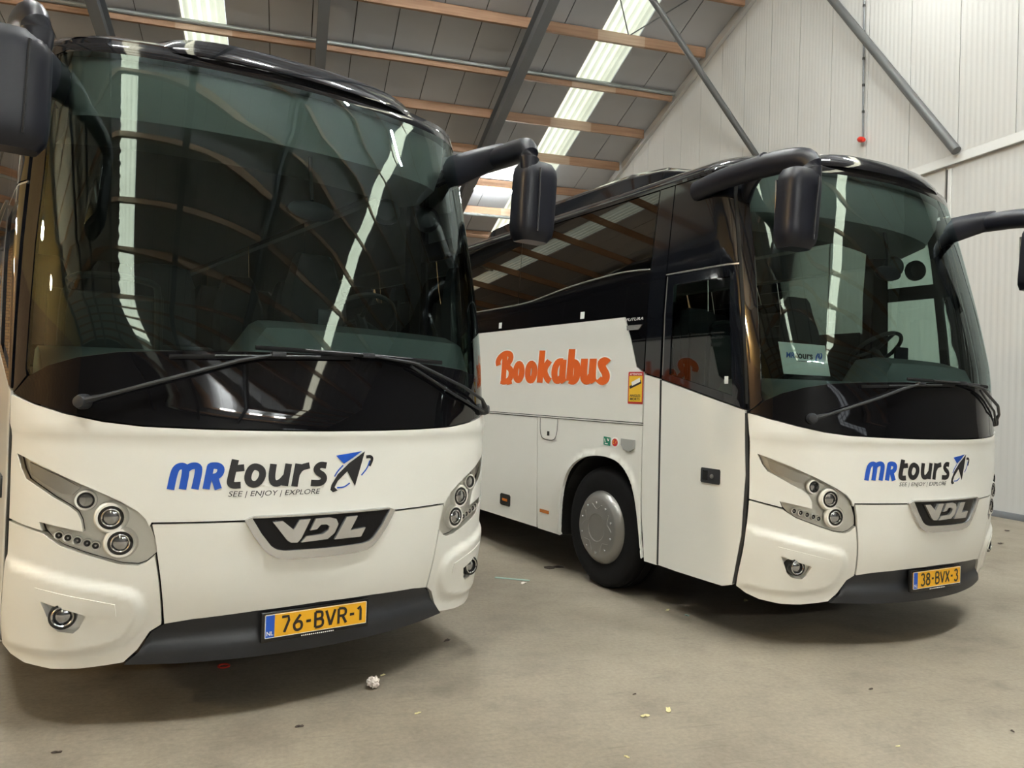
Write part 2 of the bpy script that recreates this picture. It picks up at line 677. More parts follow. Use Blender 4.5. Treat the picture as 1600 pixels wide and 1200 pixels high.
def text_on(name, body, a0, a1, b0, b1, surf, mat, parent=None, off=0.002, shear=0.0, bold=0.0):
    """a line of print between two corners of a surface"""
    cu = bpy.data.curves.new(name, 'FONT')
    cu.body = body
    cu.shear = shear
    cu.offset = bold
    cu.resolution_u = 3
    o = bpy.data.objects.new(name, cu)
    COL.objects.link(o)
    dg = bpy.context.evaluated_depsgraph_get()
    me = bpy.data.meshes.new_from_object(o.evaluated_get(dg))
    bpy.data.objects.remove(o)
    xs = [v.co.x for v in me.vertices]
    ys = [v.co.y for v in me.vertices]
    x0, x1, y0, y1 = min(xs), max(xs), min(ys), max(ys)
    S, out = surf
    for v in me.vertices:
        a = a0 + (a1 - a0) * (v.co.x - x0) / (x1 - x0)
        b = b0 + (b1 - b0) * (v.co.y - y0) / (y1 - y0)
        v.co = S(a, b) + surf_normal(S, a, b, out) * off
    me.name = name
    me.materials.clear()
    return link(name, me, mat, parent)


def copy_tree(o, parent=None):
    c = o.copy()
    COL.objects.link(c)
    c.parent = parent
    for ch in list(o.children):
        copy_tree(ch, c)
    return c


# ------------------------------------------------------------------ the hall
RIDGE_Y, SLOPE = 6.0, math.tan(R(15.4))
ZTOP = 15.45 - SLOPE * RIDGE_Y
X0, X1 = -19.5, 10.05
XW, YW = 22.0, 7.0          # the near half of the hall is wider
YB, YF = 31.0, -19.0
Y_MIRROR = lambda y: 2 * RIDGE_Y - y


def roof_z(y):
    return ZTOP - SLOPE * abs(y - RIDGE_Y)


floor = box('floor', ((X0 + XW) / 2, (YB + YF) / 2, -0.1), (XW - X0 + 0.6, YB - YF + 0.6, 0.2), 'concrete')
tag(floor, kind='structure')

# right wall: upright ribbed panels, each a piece of its own
wall_r = empty('wall_right', (X1, 6, 0))
tag(wall_r, kind='structure')
FLASH = 5.456


def wall_panel(name, y0, y1, z0, z1a, z1b, xf, mat, parent, ribs=10):
    """panel in the plane x = xf facing -x, top from z1a at y0 to z1b at y1, with fine upright ribs"""
    bm = bmesh.new()
    rows = []
    n = ribs * 4
    for i in range(n + 1):
        t = i / n
        y = y0 + (y1 - y0) * t
        d = (0.0, 0.0, 0.0022, 0.0022)[i % 4] if 0 < i < n else 0.0
        zt = z1a + (z1b - z1a) * t
        px, py = X1, 6
        rows.append((bm.verts.new((xf - d - px, y - py, z0)), bm.verts.new((xf - d - px, y - py, zt))))
    for a, b in zip(rows, rows[1:]):
        bm.faces.new((a[0], a[1], b[1], b[0]))
    # side returns give the panel its depth
    for a, s in ((rows[0], 1), (rows[-1], -1)):
        q = [bm.verts.new(a[0].co + Vector((0.05, 0, 0))), bm.verts.new(a[1].co + Vector((0.05, 0, 0)))]
        bm.faces.new((a[0], q[0], q[1], a[1]))
    bmesh.ops.recalc_face_normals(bm, faces=bm.faces)
    return from_bm(bm, name, mat, parent)


ys = []
y = 8.93
while y < YB:
    ys.append(y)
    y += 1.035
y = 8.93 - 1.035
while y > YF:
    ys.insert(0, y)
    y -= 1.035
ys = [YW] + [v for v in ys if v > YW + 0.3] + [YB]
for a, b in zip(ys, ys[1:]):
    if b - a > 0.2:
        wall_panel('wall_panel', a + 0.006, b - 0.006, FLASH, roof_z(a), roof_z(b), X1, 'wallpanel', wall_r)
box('wall_backing', (0.14, (YB + YW) / 2 - 6, 6.6), (0.16, YB - YW, 13.2), 'gap', wall_r)
# below the flashing the panels stand a little back
ys2 = [YW, 7.5, 10.20, 13.0, 15.8, 18.6, 21.4, 24.2, 27.0, YB]
for a, b in zip(ys2, ys2[1:]):
    wall_panel('lower_wall_panel', a + 0.012, b - 0.012, 0.05, FLASH, FLASH, X1 + 0.015, 'wallpanel', wall_r, ribs=24)
    box('panel_edge_strip', (0.0, b - 0.10 - 6, FLASH / 2), (0.03, 0.07, FLASH - 0.1), 'walltrim', wall_r, bevel=0.006)
    box('panel_gap_strip', (0.0, b - 0.05 - 6, FLASH / 2), (0.022, 0.022, FLASH - 0.1), 'gap', wall_r)
# flashing: a sloped ledge with a dark shadow line below it
bm = bmesh.new()
prof_f = [(0.0, 0.17), (-0.05, 0.015), (-0.05, 0.0), (0.02, 0.0)]
vs = [[bm.verts.new((x, yy - 6, FLASH + z)) for x, z in prof_f] for yy in (YW, YB)]
for k in range(3):
    bm.faces.new((vs[0][k], vs[0][k + 1], vs[1][k + 1], vs[1][k]))
bmesh.ops.recalc_face_normals(bm, faces=bm.faces)
from_bm(bm, 'flashing', 'walltrim', wall_r)
sk = box('baseboard_right', (X1 - 0.02, (YB + YW) / 2, 0.045), (0.05, YB - YW, 0.09), 'steel', bevel=0.004)
tag(sk, kind='structure')

# the other walls
wl = box('wall_left', (X0 - 0.1, (YB + YF) / 2, 3.0), (0.2, YB - YF, 6.0), 'brick')
tag(wl, kind='structure')
lg = empty('wall_left_gable', (X0, 0, 6.0))
tag(lg, kind='structure')
yb = YF
while yb < YB - 0.1:
    ye_ = min(YB, yb + 1.25)
    bm = bmesh.new()
    q = [bm.verts.new((0, y_, z_)) for y_, z_ in ((yb + .012, 0), (ye_ - .012, 0), (ye_ - .012, roof_z(ye_) - 6), (yb + .012, roof_z(yb) - 6))]
    f = bm.faces.new(q)
    r = bmesh.ops.extrude_face_region(bm, geom=[f])
    bmesh.ops.translate(bm, verts=[e for e in r['geom'] if isinstance(e, bmesh.types.BMVert)], vec=(-0.05, 0, 0))
    bmesh.ops.recalc_face_normals(bm, faces=bm.faces)
    from_bm(bm, 'gable_board', 'yellowboard', lg)
    yb = ye_
box('gable_backing', (-0.12, (YB + YF) / 2, 4.0), (0.1, YB - YF, 8.4), 'gap', lg)
wb = box('wall_back', ((X0 + X1) / 2, YB + 0.1, 4.3), (X1 - X0 + .6, 0.2, 8.8), 'brick')
tag(wb, kind='structure')
wf = box('wall_front', ((X0 + XW) / 2, YF - 0.1, 4.3), (XW - X0 + .6, 0.2, 8.8), 'darkwall')
tag(wf, kind='structure')
wr2 = box('wall_right_return', ((X1 + .25 + XW) / 2, YW + 0.1, 6.9), (XW - X1 - .25, 0.2, 13.8), 'wallpanel')
tag(wr2, kind='structure')
wr3 = box('wall_right_far', (XW + 0.1, (YW + YF) / 2, 6.9), (0.2, YW - YF + .2, 13.8), 'darkwall')
tag(wr3, kind='structure')
# many-paned window in the entrance wall
win_ = empty('window_1', (14.4, YF + 0.02, 5.55))
tag(win_, kind='structure')
for i in range(6):
    for j in range(2):
        box('pane', (-2.0 + 0.8 * i, 0, -0.16 + 0.32 * j), (0.70, 0.02, 0.26), 'window_light', win_)
for i in range(7):
    box('glazing_bar', (-2.4 + 0.8 * i, 0.02, 0), (0.08, 0.06, 0.70), 'steel', win_)
for j in range(3):
    box('glazing_bar', (0, 0.02, -0.32 + 0.32 * j), (4.88, 0.06, 0.06), 'steel', win_)

# roof: a sheet of panels running up the slope, seams between them, daylight strips in line
ceil = empty('ceiling', (0, RIDGE_Y, ZTOP))
tag(ceil, kind='structure')
PAN = 0.979
SKY_FAR = (7.03, -2.76, -15.487)
SKY_NEAR = (-2.76, 11.925)


def slab(name, x0, x1, far, mat, parent, z=0.0, corr=False):
    bm = bmesh.new()
    ye = YB if far else YF
    n = 24 if corr else 1
    th_ = 0.0
    rows = []
    for i in range(n + 1):
        x = x0 + (x1 - x0) * i / n
        d = 0.022 * math.cos(2 * PI * 5 * i / n) if corr else 0.0
        rows.append([bm.verts.new((x, 0, z + d)), bm.verts.new((x, ye - RIDGE_Y, roof_z(ye) - ZTOP + z + d))])
    for a, b in zip(rows, rows[1:]):
        bm.faces.new((a[0], a[1], b[1], b[0]))
    if not corr:
        r = bmesh.ops.extrude_face_region(bm, geom=list(bm.faces))
        bmesh.ops.translate(bm, verts=[e for e in r['geom'] if isinstance(e, bmesh.types.BMVert)], vec=(0, 0, 0.08))
        bmesh.ops.recalc_face_normals(bm, faces=bm.faces)
    return from_bm(bm, name, mat, parent, smooth='all' if corr else False)


x = 7.03
edges_x = [7.03 + PAN * k for k in range(-28, 16)]
for xa in edges_x:
    xb = xa + PAN
    for far in (True, False):
        lit = any(abs(xa - s_) < 0.12 for s_ in (SKY_FAR if far else SKY_NEAR))
        if lit:
            slab('daylight_sheet', xa, xb, far, 'sheet', ceil, corr=True)
        elif xb > X0 - 0.5 and xa < (X1 + 0.5 if far else XW + .3):
            slab('roof_panel', xa + 0.012, xb - 0.012, far, 'roofsheet', ceil)
            slab('seam_strip', xb - 0.02, xb + 0.02, far, 'roofseam', ceil, z=0.03)
box('roof_lap', ((X1 + XW) / 2 + .3, 0.6, -0.05), (XW - X1 - .4, 1.4, 0.1), 'roofsheet', ceil, rot=Matrix.Rotation(-math.atan(SLOPE), 3, 'X'))

# purlins: timber, pale where they cross the daylight strips
PUR = [17.75 + 1.772 * k for k in range(-6, 8)]
PD = 0.25
for yp in PUR + [Y_MIRROR(v_) for v_ in PUR if abs(v_ - RIDGE_Y) > 0.5]:
    zc = roof_z(yp) - PD / 2 - 0.02 - ZTOP
    xr = X1 if yp > YW else XW
    box('purlin', ((X0 + xr - 0.15) / 2, yp - RIDGE_Y, zc), (xr - X0 - 0.25, 0.085, PD), 'purlin', ceil)
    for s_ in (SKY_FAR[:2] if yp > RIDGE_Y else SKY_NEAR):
        box('purlin_sleeve', (s_ + 0.5, yp - RIDGE_Y, zc), (1.25, 0.092, PD + 0.008), 'purlin_pale', ceil)  # paler wood tone wrapped round the purlin at each strip
# galvanised tube laid along one purlin, on the uphill side
tube('purlin_tube', [(-14, 19.44 - RIDGE_Y, roof_z(19.52) - 0.09 - ZTOP), (9.9, 19.44 - RIDGE_Y, roof_z(19.52) - 0.09 - ZTOP)], 0.055, 'galv', ceil, 10)
tube('purlin_tube', [(-14, 26.5 - RIDGE_Y, roof_z(26.6) - 0.34 - ZTOP), (9.9, 26.5 - RIDGE_Y, roof_z(26.6) - 0.34 - ZTOP)], 0.055, 'galv', ceil, 10)


# rafters: steel I-beams
def rafter(xc):
    bm = bmesh.new()
    for far in (1, -1):
        ye = YB if far == 1 else YF
        L_ = abs(ye - RIDGE_Y)
        ang = -math.atan(SLOPE) * far
        rot = Matrix.Rotation(ang, 3, 'X')
        half = L_ / 2
        zc = roof_z(RIDGE_Y + far * half) - PD - 0.05 - ZTOP
        ln = L_ / math.cos(ang) + 0.05
        dep = 0.55
        bm_box(bm, (xc, far * half, zc - dep / 2), (0.014, ln, dep), rot)
        bm_box(bm, (xc, far * half, zc - 0.008), (0.24, ln, 0.016), rot)
        bm_box(bm, (xc, far * half, zc - dep), (0.24, ln, 0.018), rot)
    return from_bm(bm, 'rafter', 'steel', ceil)


for xc in (5.22, 0.40, -4.36, -9.2, -12.4, -18.9):
    rafter(xc)
    # columns carrying the rafters at the back wall
    box('column', (xc, YB - 0.2 - RIDGE_Y, roof_z(YB) / 2 - 0.3 - ZTOP), (0.2, 0.3, roof_z(YB) - 0.6), 'steel', ceil)

# slender diagonal bracing
P1 = 17.75
tube('tie_rod', [(7.66, 17.6 - RIDGE_Y, roof_z(17.6) - 0.12 - ZTOP), (6.6, 16.0 - RIDGE_Y, roof_z(16.0) - 0.12 - ZTOP), (5.3, 14.0 - RIDGE_Y, roof_z(14) - 0.12 - ZTOP)], 0.016, 'steel', ceil, 6)
tube('tie_rod', [(7.72, 17.6 - RIDGE_Y, roof_z(17.6) - 0.12 - ZTOP), (8.9, 15.7 - RIDGE_Y, roof_z(15.7) - 0.12 - ZTOP), (9.9, 14.1 - RIDGE_Y, roof_z(14.1) - 0.12 - ZTOP)], 0.016, 'steel', ceil, 6)
tube('tie_rod', [(-4.36, 19.9 - RIDGE_Y, roof_z(19.9) - 0.5 - ZTOP), (-6.6, 21.4 - RIDGE_Y, roof_z(21.4) - 0.45 - ZTOP), (-9.1, 23.1 - RIDGE_Y, roof_z(23.1) - 0.4 - ZTOP)], 0.045, 'steel', ceil, 8)

# gable trim along the top of the right wall
ang = -math.atan(SLOPE)
ym = (YW + YB) / 2
tag(box('trim_1', (X1 - 0.06, ym, roof_z(ym) - 0.13), (0.10, (YB - YW) / math.cos(ang), 0.22), 'walltrim', rot=Matrix.Rotation(ang, 3, 'X')), kind='structure')

b1 = tube('brace_tube', [(9.93, 9.87, 5.62), (9.82, 12.80, 9.40), (9.80, 13.9, 10.84)], 0.075, 'brace_steel')
tag(b1, 'thick grey steel tube rising leftwards from the ledge on the white wall', 'brace')
b2 = tube('brace_tube', [(9.95, 15.45, 7.14), (7.0, 14.87, 9.91), (6.4, 14.75, 10.47)], 0.07, 'brace_steel')
tag(b2, 'grey steel tube slanting down from the roof behind the right coach', 'brace')

# pull cord with a red grip hanging on the wall
pc = empty('pull_cord', (X1 - 0.06, 12.06, 6.47))
tag(pc, 'thin cord with a red grip hanging down the white wall', 'pull cord')
tube('cord', [(0, 0, 0.06), (0.0, 0.05, 2.0), (0.0, 0.13, roof_z(12.2) - 6.6)], 0.017, 'steel', pc, 8)
for k in range(9):
    tube('cord_clip', [(0.0, 0.008 + k * 0.013, 0.5 + k * 0.5), (0.0, 0.009 + k * 0.013, 0.545 + k * 0.5)], 0.024, 'gap', pc, 8)
lathe('grip', [(0, -0.10), (0.035, -0.085), (0.055, -0.02), (0.052, 0.05), (0.03, 0.10), (0, 0.11)], (-.03, 0, 0), (0.1, 0.9, 0.35), 'redplastic', pc, 16)


# lamps: twin-tube strip lights
def strip_light(loc, rz, label, group, strength, length=1.5):
    t = empty('strip_light', loc, rz)
    tag(t, label, 'strip light', group)
    box('housing', (0, 0, 0.06), (length + 0.06, 0.06, 0.06), 'lampbody', t, bevel=0.01)
    for s in (-0.045, 0.045):
        tube('tube', [(-length / 2, s, 0.0), (length / 2, s, 0.0)], 0.017, tube_mat(strength), t, 8)
    for s in (-1, 1):
        box('end_cap', (s * (length / 2 + 0.012), 0, 0.0), (0.03, 0.13, 0.06), 'lampbody', t, bevel=0.004)
    return t


strip_light((6.25, 24.75, roof_z(24.75) - 0.42), 0, 'lit white strip light under the far purlin between the coaches', 'strip lights', 420)
OVERHEAD = [(8.4, 9.9, 10.0, PI / 2, 'lit strip light close to the top of the white wall', 210),
            (9.95, 3.7, 11.0, 0, 'lit strip light above the corner of the white wall', 900),
            (2.5, 0.2, 11.4, 0, 'lit strip light high in front of the gap between the coaches', 1400),
            (-3.0, 0.2, 11.4, 0, 'lit strip light high in front of the left coach', 1400),
            (6.6, 1.9, 11.8, 0, 'lit strip light high in front of the right coach', 1400),
            (1.8, 9.0, 11.8, 0, 'lit strip light high above the roofs of the coaches', 1400),
            (-3.6, 8.0, 11.6, 0, 'added strip light above the left coach, brightening the side of the right coach', 1300),  # added lamp, only there to brighten the side of the right coach
            (3.4, -15.3, 7.3, 0, 'lit strip light by the far entrance wall, nearest the left coach', 900),
            (6.6, -15.3, 7.3, 0, 'lit strip light by the far entrance wall, middle of three', 900),
            (9.8, -15.3, 7.3, 0, 'lit strip light by the far entrance wall, nearest the windows', 900),
            (-13.0, 15.2, 5.75, 0.6, 'lit strip light hanging low by the brick wall', 420)]
for x_, y_, z_, rz_, lab_, st_ in OVERHEAD:
    t_ = strip_light((x_, y_, z_), rz_, lab_, 'strip lights', st_)
    rr = roof_z(y_) - z_
    for s in (-0.55, 0.55):
        tube('hanger', [(s, 0, 0.08), (s, 0, rr)], 0.006, 'steel', t_, 6)

# warm lamps on the brick side of the hall
def warm_lamp(loc, label, power, hang=0.0):
    t = empty('wall_lamp', loc)
    tag(t, label, 'lamp', 'warm lamps')
    if hang:
        lathe('shade', [(0.05, 0.18), (0.20, 0.05), (0.26, -0.05), (0.25, -0.05), (0.19, 0.04), (0.04, 0.16)], (0, 0, 0), (0, 0, 1), 'steel', t, 20)
    lathe('bulb', [(0, -0.06), (0.05, -0.05), (0.075, 0.0), (0.05, 0.06), (0, 0.08)], (0, 0, 0), (0, 0, 1), 'warmlamp', t, 16)
    tube('bracket', [(0, 0, 0.17), (0, 0, hang)] if hang else [(0, 0, 0.17), (-0.25, 0, 0.30), (X0 - loc[0], 0, 0.30)], 0.02, 'steel', t, 8)
    ld = bpy.data.lights.new('lamp', 'SPOT' if hang else 'POINT')
    ld.energy = power * LAMP_GAIN
    ld.color = (1.0, 0.80, 0.50)
    ld.shadow_soft_size = 0.22
    if hang:
        ld.spot_size = R(170)
        ld.spot_blend = 0.4
    lo = bpy.data.objects.new('lamp', ld)
    COL.objects.link(lo)
    lo.parent = t
    lo.location = (0, 0, -0.12)
    return t


warm_lamp((-9.2, 3.4, 5.6), 'warm hanging lamp beside the front corner of the left coach', 380, roof_z(3.4) - 5.6)
warm_lamp((X0 + 1.6, -1.0, 8.0), 'warm wall lamp on the boarded wall nearest the open floor', 2200)
warm_lamp((X0 + 1.3, 20.0, 5.6), 'warm wall lamp on the brick wall near the back corner', 160)


# ------------------------------------------------------------------ coach: body surfaces
# coach frame: x across (right as seen from the front), y back from the nose, z up
def interp(x, xs, ys_):
    if x <= xs[0]:
        return ys_[0]
    for i in range(1, len(xs)):
        if x <= xs[i]:
            t = (x - xs[i - 1]) / (xs[i] - xs[i - 1])
            return ys_[i - 1] + t * (ys_[i] - ys_[i - 1])
    return ys_[-1]


def smooth_interp(x, xs, ys_, w):
    return sum(interp(x + w * k / 4, xs, ys_) for k in range(-4, 5)) / 9


ZP = [0.2, .30, .45, .60, .95, 1.35, 1.6, 2.0, 2.4, 2.8, 3.1, 3.2, 3.3]
YP = [.12, .10, .08, .03, 0., 0., .05, .14, .235, .34, .43, .46, .50]


def prof(z):
    return smooth_interp(z, ZP, YP, 0.10)


def th(z):
    return interp(z, [2.2, 3.2], [0, .045])


def cplan(x, z):
    """plan curve of the nose: rounder below, flatter across the windscreen"""
    x = min(abs(x), 1.27499)
    e = max(0.0, (x - 1.0) / .275)
    c0 = x * x / 3.9 + .2 * (1 - math.sqrt(max(0, 1 - e * e)))
    w = max(0.0, min(1.0, (z - 1.35) / .6))
    w = w * w * (3 - 2 * w)
    if w == 0:
        return c0
    e = max(0.0, (x - .9) / .375)
    c1 = x * x / 5.4 + .305 * (1 - math.sqrt(max(0, 1 - e * e)))
    return c0 + (c1 - c0) * w


def cinv(y, z):
    lo, hi = 0.0, 1.275
    if y >= cplan(1.275, z):
        return 1.275
    for _ in range(34):
        m_ = (lo + hi) / 2
        if cplan(m_, z) < y:
            lo = m_
        else:
            hi = m_
    return (lo + hi) / 2


def Fy(x, z):
    return prof(z) + cplan(abs(x) * 1.275 / (1.275 - th(z)), z)


def xe(z):
    return interp(z, [1.45, 1.55, 1.86, 2.2, 2.556, 2.74, 2.98, 3.16, 3.3], [1.264, 1.262, 1.256, 1.242, 1.217, 1.202, 1.182, 1.150, 1.12])


def yd(z):
    return Fy(xe(z), z) + 0.024


def sideX(y, z):
    yy = y - prof(z)
    return (1 - th(z) / 1.275) * (1.275 if yy >= .6 else cinv(max(0.05, yy), z))


FRONT = (lambda x, z: Vector((x, Fy(x, z), z)), lambda x, z: Vector((x * 0.8, -1, 0.02)).normalized())
LEFT = (lambda y, z: Vector((-sideX(y, z), y, z)), lambda y, z: Vector((-1, 0, 0)))
RIGHT = (lambda y, z: Vector((sideX(y, z), y, z)), lambda y, z: Vector((1, 0, 0)))


def flat(o, ax, ay):
    o, ax, ay = Vector(o), Vector(ax), Vector(ay)
    n = ax.cross(ay).normalized()
    return (lambda a, b: o + ax * a + ay * b, lambda a, b: n)


# outlines measured on the front (x, z), given for the left half
HL = [(-1.245, 1.243), (-1.166, 1.197), (-1.066, 1.145), (-.963, 1.094), (-.872, 1.046), (-.81, 1.006), (-.778, .97), (-.763, .934), (-.739, .865), (-.733, .815), (-.769, .779), (-.8, .766), (-.861, .772), (-.936, .796), (-1.011, .823), (-1.084, .852), (-1.128, .885), (-1.15, .915), (-1.163, .951), (-1.087, .933), (-1.008, .914), (-1.017, .966), (-1.033, 1.001), (-1.062, 1.026), (-1.12, 1.063), (-1.177, 1.107), (-1.212, 1.134), (-1.23, 1.177)]
MASK_LOW = [(-1.262, 1.507), (-1.20, 1.472), (-1.09, 1.433), (-.952, 1.402), (-.798, 1.384), (-.547, 1.376), (-.30, 1.372), (0, 1.371)]
FRIT = [(-1.215, 1.585), (-1.15, 1.635), (-1.05, 1.675), (-.90, 1.705), (-.7, 1.72), (-.35, 1.735), (0, 1.74)]


def both(half):
    """closed symmetric line from left to right"""
    return half + [(-x, z) for x, z in reversed(half) if abs(x) > 1e-6]


def build_coach(name):
    root = empty(name)

    def P(n, poly, surf, mat, **k):
        return patch(n, poly, surf, mat, k.pop('parent', root), **k)

    G = 0.004
    # ---------------- white front
    hl_up = HL[:8]
    wing = [(-1.245, 1.243)] + list(reversed(HL[18:]))
    left = [(-.757, .955)] + list(reversed(hl_up)) + list(reversed(HL[19:])) + [HL[18], (-1.152, .913), (-1.212, .931), (-1.262, .950), (-1.264, 1.2), (-1.263, 1.49)]
    # tiny clearance around the lamp
    bonnet = left + [(x, z - 0.007) for x, z in both(MASK_LOW)][0:] + mirror(left)
    P('bonnet_panel', bonnet, FRONT, 'white', step=.06, edge_step=.03, off=0.0, thick=.02,
      relief=lambda a, b: 0.010 * max(0.0, min(1.0, (b - (1.318 + .012 * abs(a))) / 0.035)))
    spo_top = [(-.685, .485), (-.571, .502), (-.301, .518), (0, .526)]
    cen = [(-.752, .945), (-.734, .865), (-.727, .812), (-.710, .709), (-.690, .568), (-.679, .487)] + [p for p in both(spo_top)[1:-1]]
    cen = cen + mirror(cen[:6])
    P('bumper_centre_panel', cen, FRONT, 'white', step=.06, edge_step=.04, thick=.02)
    bulge = [(-1.237, .788), (-1.151, .762), (-1.007, .72), (-.857, .69), (-.779, .656), (-.745, .59), (-.745, .503), (-.778, .418), (-.837, .365), (-.986, .333), (-1.131, .328), (-1.202, .34), (-1.30, .36), (-1.30, .80)]
    bulge = chaikin(bulge + [bulge[0]], 2)[:-1]
    rec = [(-1.134, .606), (-1.093, .50), (-1.067, .473), (-1.015, .465), (-.994, .488), (-.976, .55), (-1.05, .575)]
    bar = [(-1.153, .667), (-.871, .597), (-.863, .542), (-.976, .55), (-1.05, .578), (-1.138, .612)]
    corner = [(-1.262, .938), (-1.212, .919), (-1.149, .901), (-1.128, .881), (-1.084, .848), (-1.011, .819), (-.936, .792), (-.861, .768), (-.8, .762), (-.769, .775), (-.737, .806), (-.720, .709), (-.700, .568), (-.691, .485), (-.733, .454), (-.775, .371), (-.826, .313), (-.894, .302), (-.984, .291), (-1.094, .289), (-1.187, .306), (-1.235, .335), (-1.262, .37)]

    def bul(poly):
        def f(a, b):
            if not inside((a, b), poly):
                return 0.0
            t = min(1.0, seg_dist((a, b), poly) / 0.06)
            return 0.020 * t * t * (3 - 2 * t)
        return f
    for s in (-1, 1):
        m_ = (lambda q: q) if s < 0 else mirror
        bc = P('bumper_corner', m_(corner), FRONT, 'white', holes=[m_(rec)], step=.017, edge_step=.017, thick=.03, relief=bul(m_(bulge)))
        P('fog_recess', m_([(x * 1.0, z) for x, z in [(-1.145, .615), (-1.10, .49), (-1.07, .462), (-1.01, .455), (-.985, .48), (-.965, .56)]]), FRONT, 'white', step=.03, off=-.014, thick=.01, parent=bc)
        P('bumper_flap', m_(bar), FRONT, 'white', step=.03, off=.0235, thick=.01, parent=bc)
        fx, fz = s * 1.057, .540
        fy = Fy(fx, fz) + .018
        ax = Vector((s * 0.25, -1, 0)).normalized()
        fl = lathe('fog_lamp', [(.036, .045), (.055, .045), (.057, .028), (.057, -.02), (.036, -.02), (.036, .045)], (fx, fy, fz), ax, 'lens_dark', root, 28)
        lathe('lens', [(0, .042), (.025, .040), (.039, .030), (.039, .0)], (fx, fy, fz), ax, 'lens', fl, 24)
        lathe('bezel', [(.037, .046), (.041, .050), (.045, .046), (.041, .044), (.037, .046)], (fx, fy, fz), ax, 'chrome', fl, 24)
        # ---------------- headlight
        hl = P('headlight', m_(HL), FRONT, 'housing', step=.035, edge_step=.03, off=-.028, thick=.02)
        rim_in = [(x + (0.012 if x < -1.0 else 0.0), z) for x, z in HL]

        def lamp(x, z, r, kind, out_):
            x = s * abs(x)
            y = Fy(x, z)
            axd = Vector((s * 0.28, -1, 0.0)).normalized()
            o = Vector((x, y, z)) - axd * 0.028
            if kind == 'big':
                lathe('reflector_bowl', [(r * 1.75, 0), (r * 1.72, out_ * .6), (r * 1.5, out_), (r * 1.28, out_), (r * 1.2, out_ * .75)], o, axd, 'housing', hl, 32)
                lathe('lens_ring', [(r * 1.28, out_ * .9), (r * 1.25, out_ * 1.04), (r * .98, out_ * 1.04), (r * .96, out_ * .6)], o, axd, 'lens_dark', hl, 32)
                lathe('bezel', [(r * .98, out_ * 1.02), (r * .9, out_ * 1.1), (r * .82, out_ * 1.02)], o, axd, 'chrome', hl, 28)
                lathe('lens', [(0, out_ * 1.02), (r * .5, out_ * .98), (r * .84, out_ * .8)], o, axd, 'lens', hl, 28)
            elif kind == 'small':
                lathe('reflector_bowl', [(r * 1.5, 0), (r * 1.4, out_), (r * 1.15, out_)], o, axd, 'housing', hl, 28)
                lathe('lens_ring', [(r * 1.15, out_ * .9), (r * 1.12, out_ * 1.05), (r * .88, out_ * 1.05), (r * .86, out_ * .6)], o, axd, 'lens_dark', hl, 28)
                lathe('lens', [(0, out_ * .95), (r * .88, out_ * .85)], o, axd, 'lens', hl, 24)
            else:
                lathe('led_lamp', [(r * 1.2, 0), (r * 1.15, out_), (r * .85, out_), (r * .8, out_ * .7)], o, axd, 'housing', hl, 20)
                lathe('led_lens', [(r * .85, out_ * .8), (0, out_ * .5)], o, axd, 'lens_dark', hl, 20)
                lathe('led_core', [(0, out_ * 1.05), (r * .3, out_ * .8), (r * .4, out_ * .5)], o, axd, 'chrome', hl, 14)
        lamp(.908, .977, .041, 'big', .03)
        lamp(.869, .864, .041, 'big', .03)
        lamp(1.003, 1.052, .031, 'small', .026)
        for lx, lz in ((1.094, .894), (1.062, .885), (1.028, .874), (.992, .862), (.961, .851)):
            lamp(lx, lz, .017, 'led', .02)
        P('indicator_lens', m_([(-1.215, 1.205), (-1.10, 1.146), (-1.03, 1.105), (-1.06, 1.072), (-1.10, 1.078), (-1.165, 1.118), (-1.205, 1.15)]), FRONT, 'greylens', step=.03, off=-.018, thick=.008, parent=hl)
        P('lamp_cover', m_(HL), FRONT, 'clear', step=.05, edge_step=.03, off=-.003, thick=0, parent=hl)
    # dark recess behind the lamps and panel gaps
    core = []
    for z in (.40, .7, 1.0, 1.3, 1.46):
        ring = []
        for k in range(-20, 21):
            x_ = 1.19 * math.sin(PI / 2 * k / 20)
            ring.append((x_, Fy(x_ * 1.03, z) + .075, z))
        ring += [(1.19, 1.5, z), (-1.19, 1.5, z)]
        core.append(ring)
    loft('nose_core', core, 'under', root, smooth=False)
    # ---------------- lower spoiler
    spo = [(-.682, .477), (-.725, .447), (-.767, .365), (-.820, .309), (-.6, .300), (-.3, .296), (0, .296)]
    spo_l = [(0, .518)] + [(x, z - .008) for x, z in reversed(spo_top[:-1])] + spo
    spoly = spo_l + [(-x, z) for x, z in reversed(spo_l)][1:-1]
    P('lower_spoiler', spoly, FRONT, 'plastic', step=.05, off=-.012, thick=.05,
      relief=lambda a, b: 0.028 * max(0, min(1, (.40 - b) / .04)))
    # ---------------- badge
    eo = [(-.381, .957), (-.36, .968), (-.343, .974), (0, .974), (.343, .974), (.36, .968), (.381, .957), (.341, .885), (.295, .822), (.262, .790), (.225, .772), (.16, .763), (0, .761), (-.16, .763), (-.225, .772), (-.262, .790), (-.295, .822), (-.341, .885)]
    ei = [(-.350, .966), (.350, .966), (.307, .894), (.260, .832), (.235, .815), (.195, .806), (0, .803), (-.195, .806), (-.235, .815), (-.260, .832), (-.307, .894)]
    bd = P('badge', eo, FRONT, 'silver', holes=[ei], step=.05, off=.022, thick=.03)
    P('badge_face', ei, FRONT, 'badge_black', step=.05, off=.012, thick=.012, parent=bd)
    V_ = [(-.259, .945), (-.214, .947), (-.163, .904), (-.138, .949), (-.086, .95), (-.126, .86), (-.142, .843), (-.173, .845), (-.192, .858)]
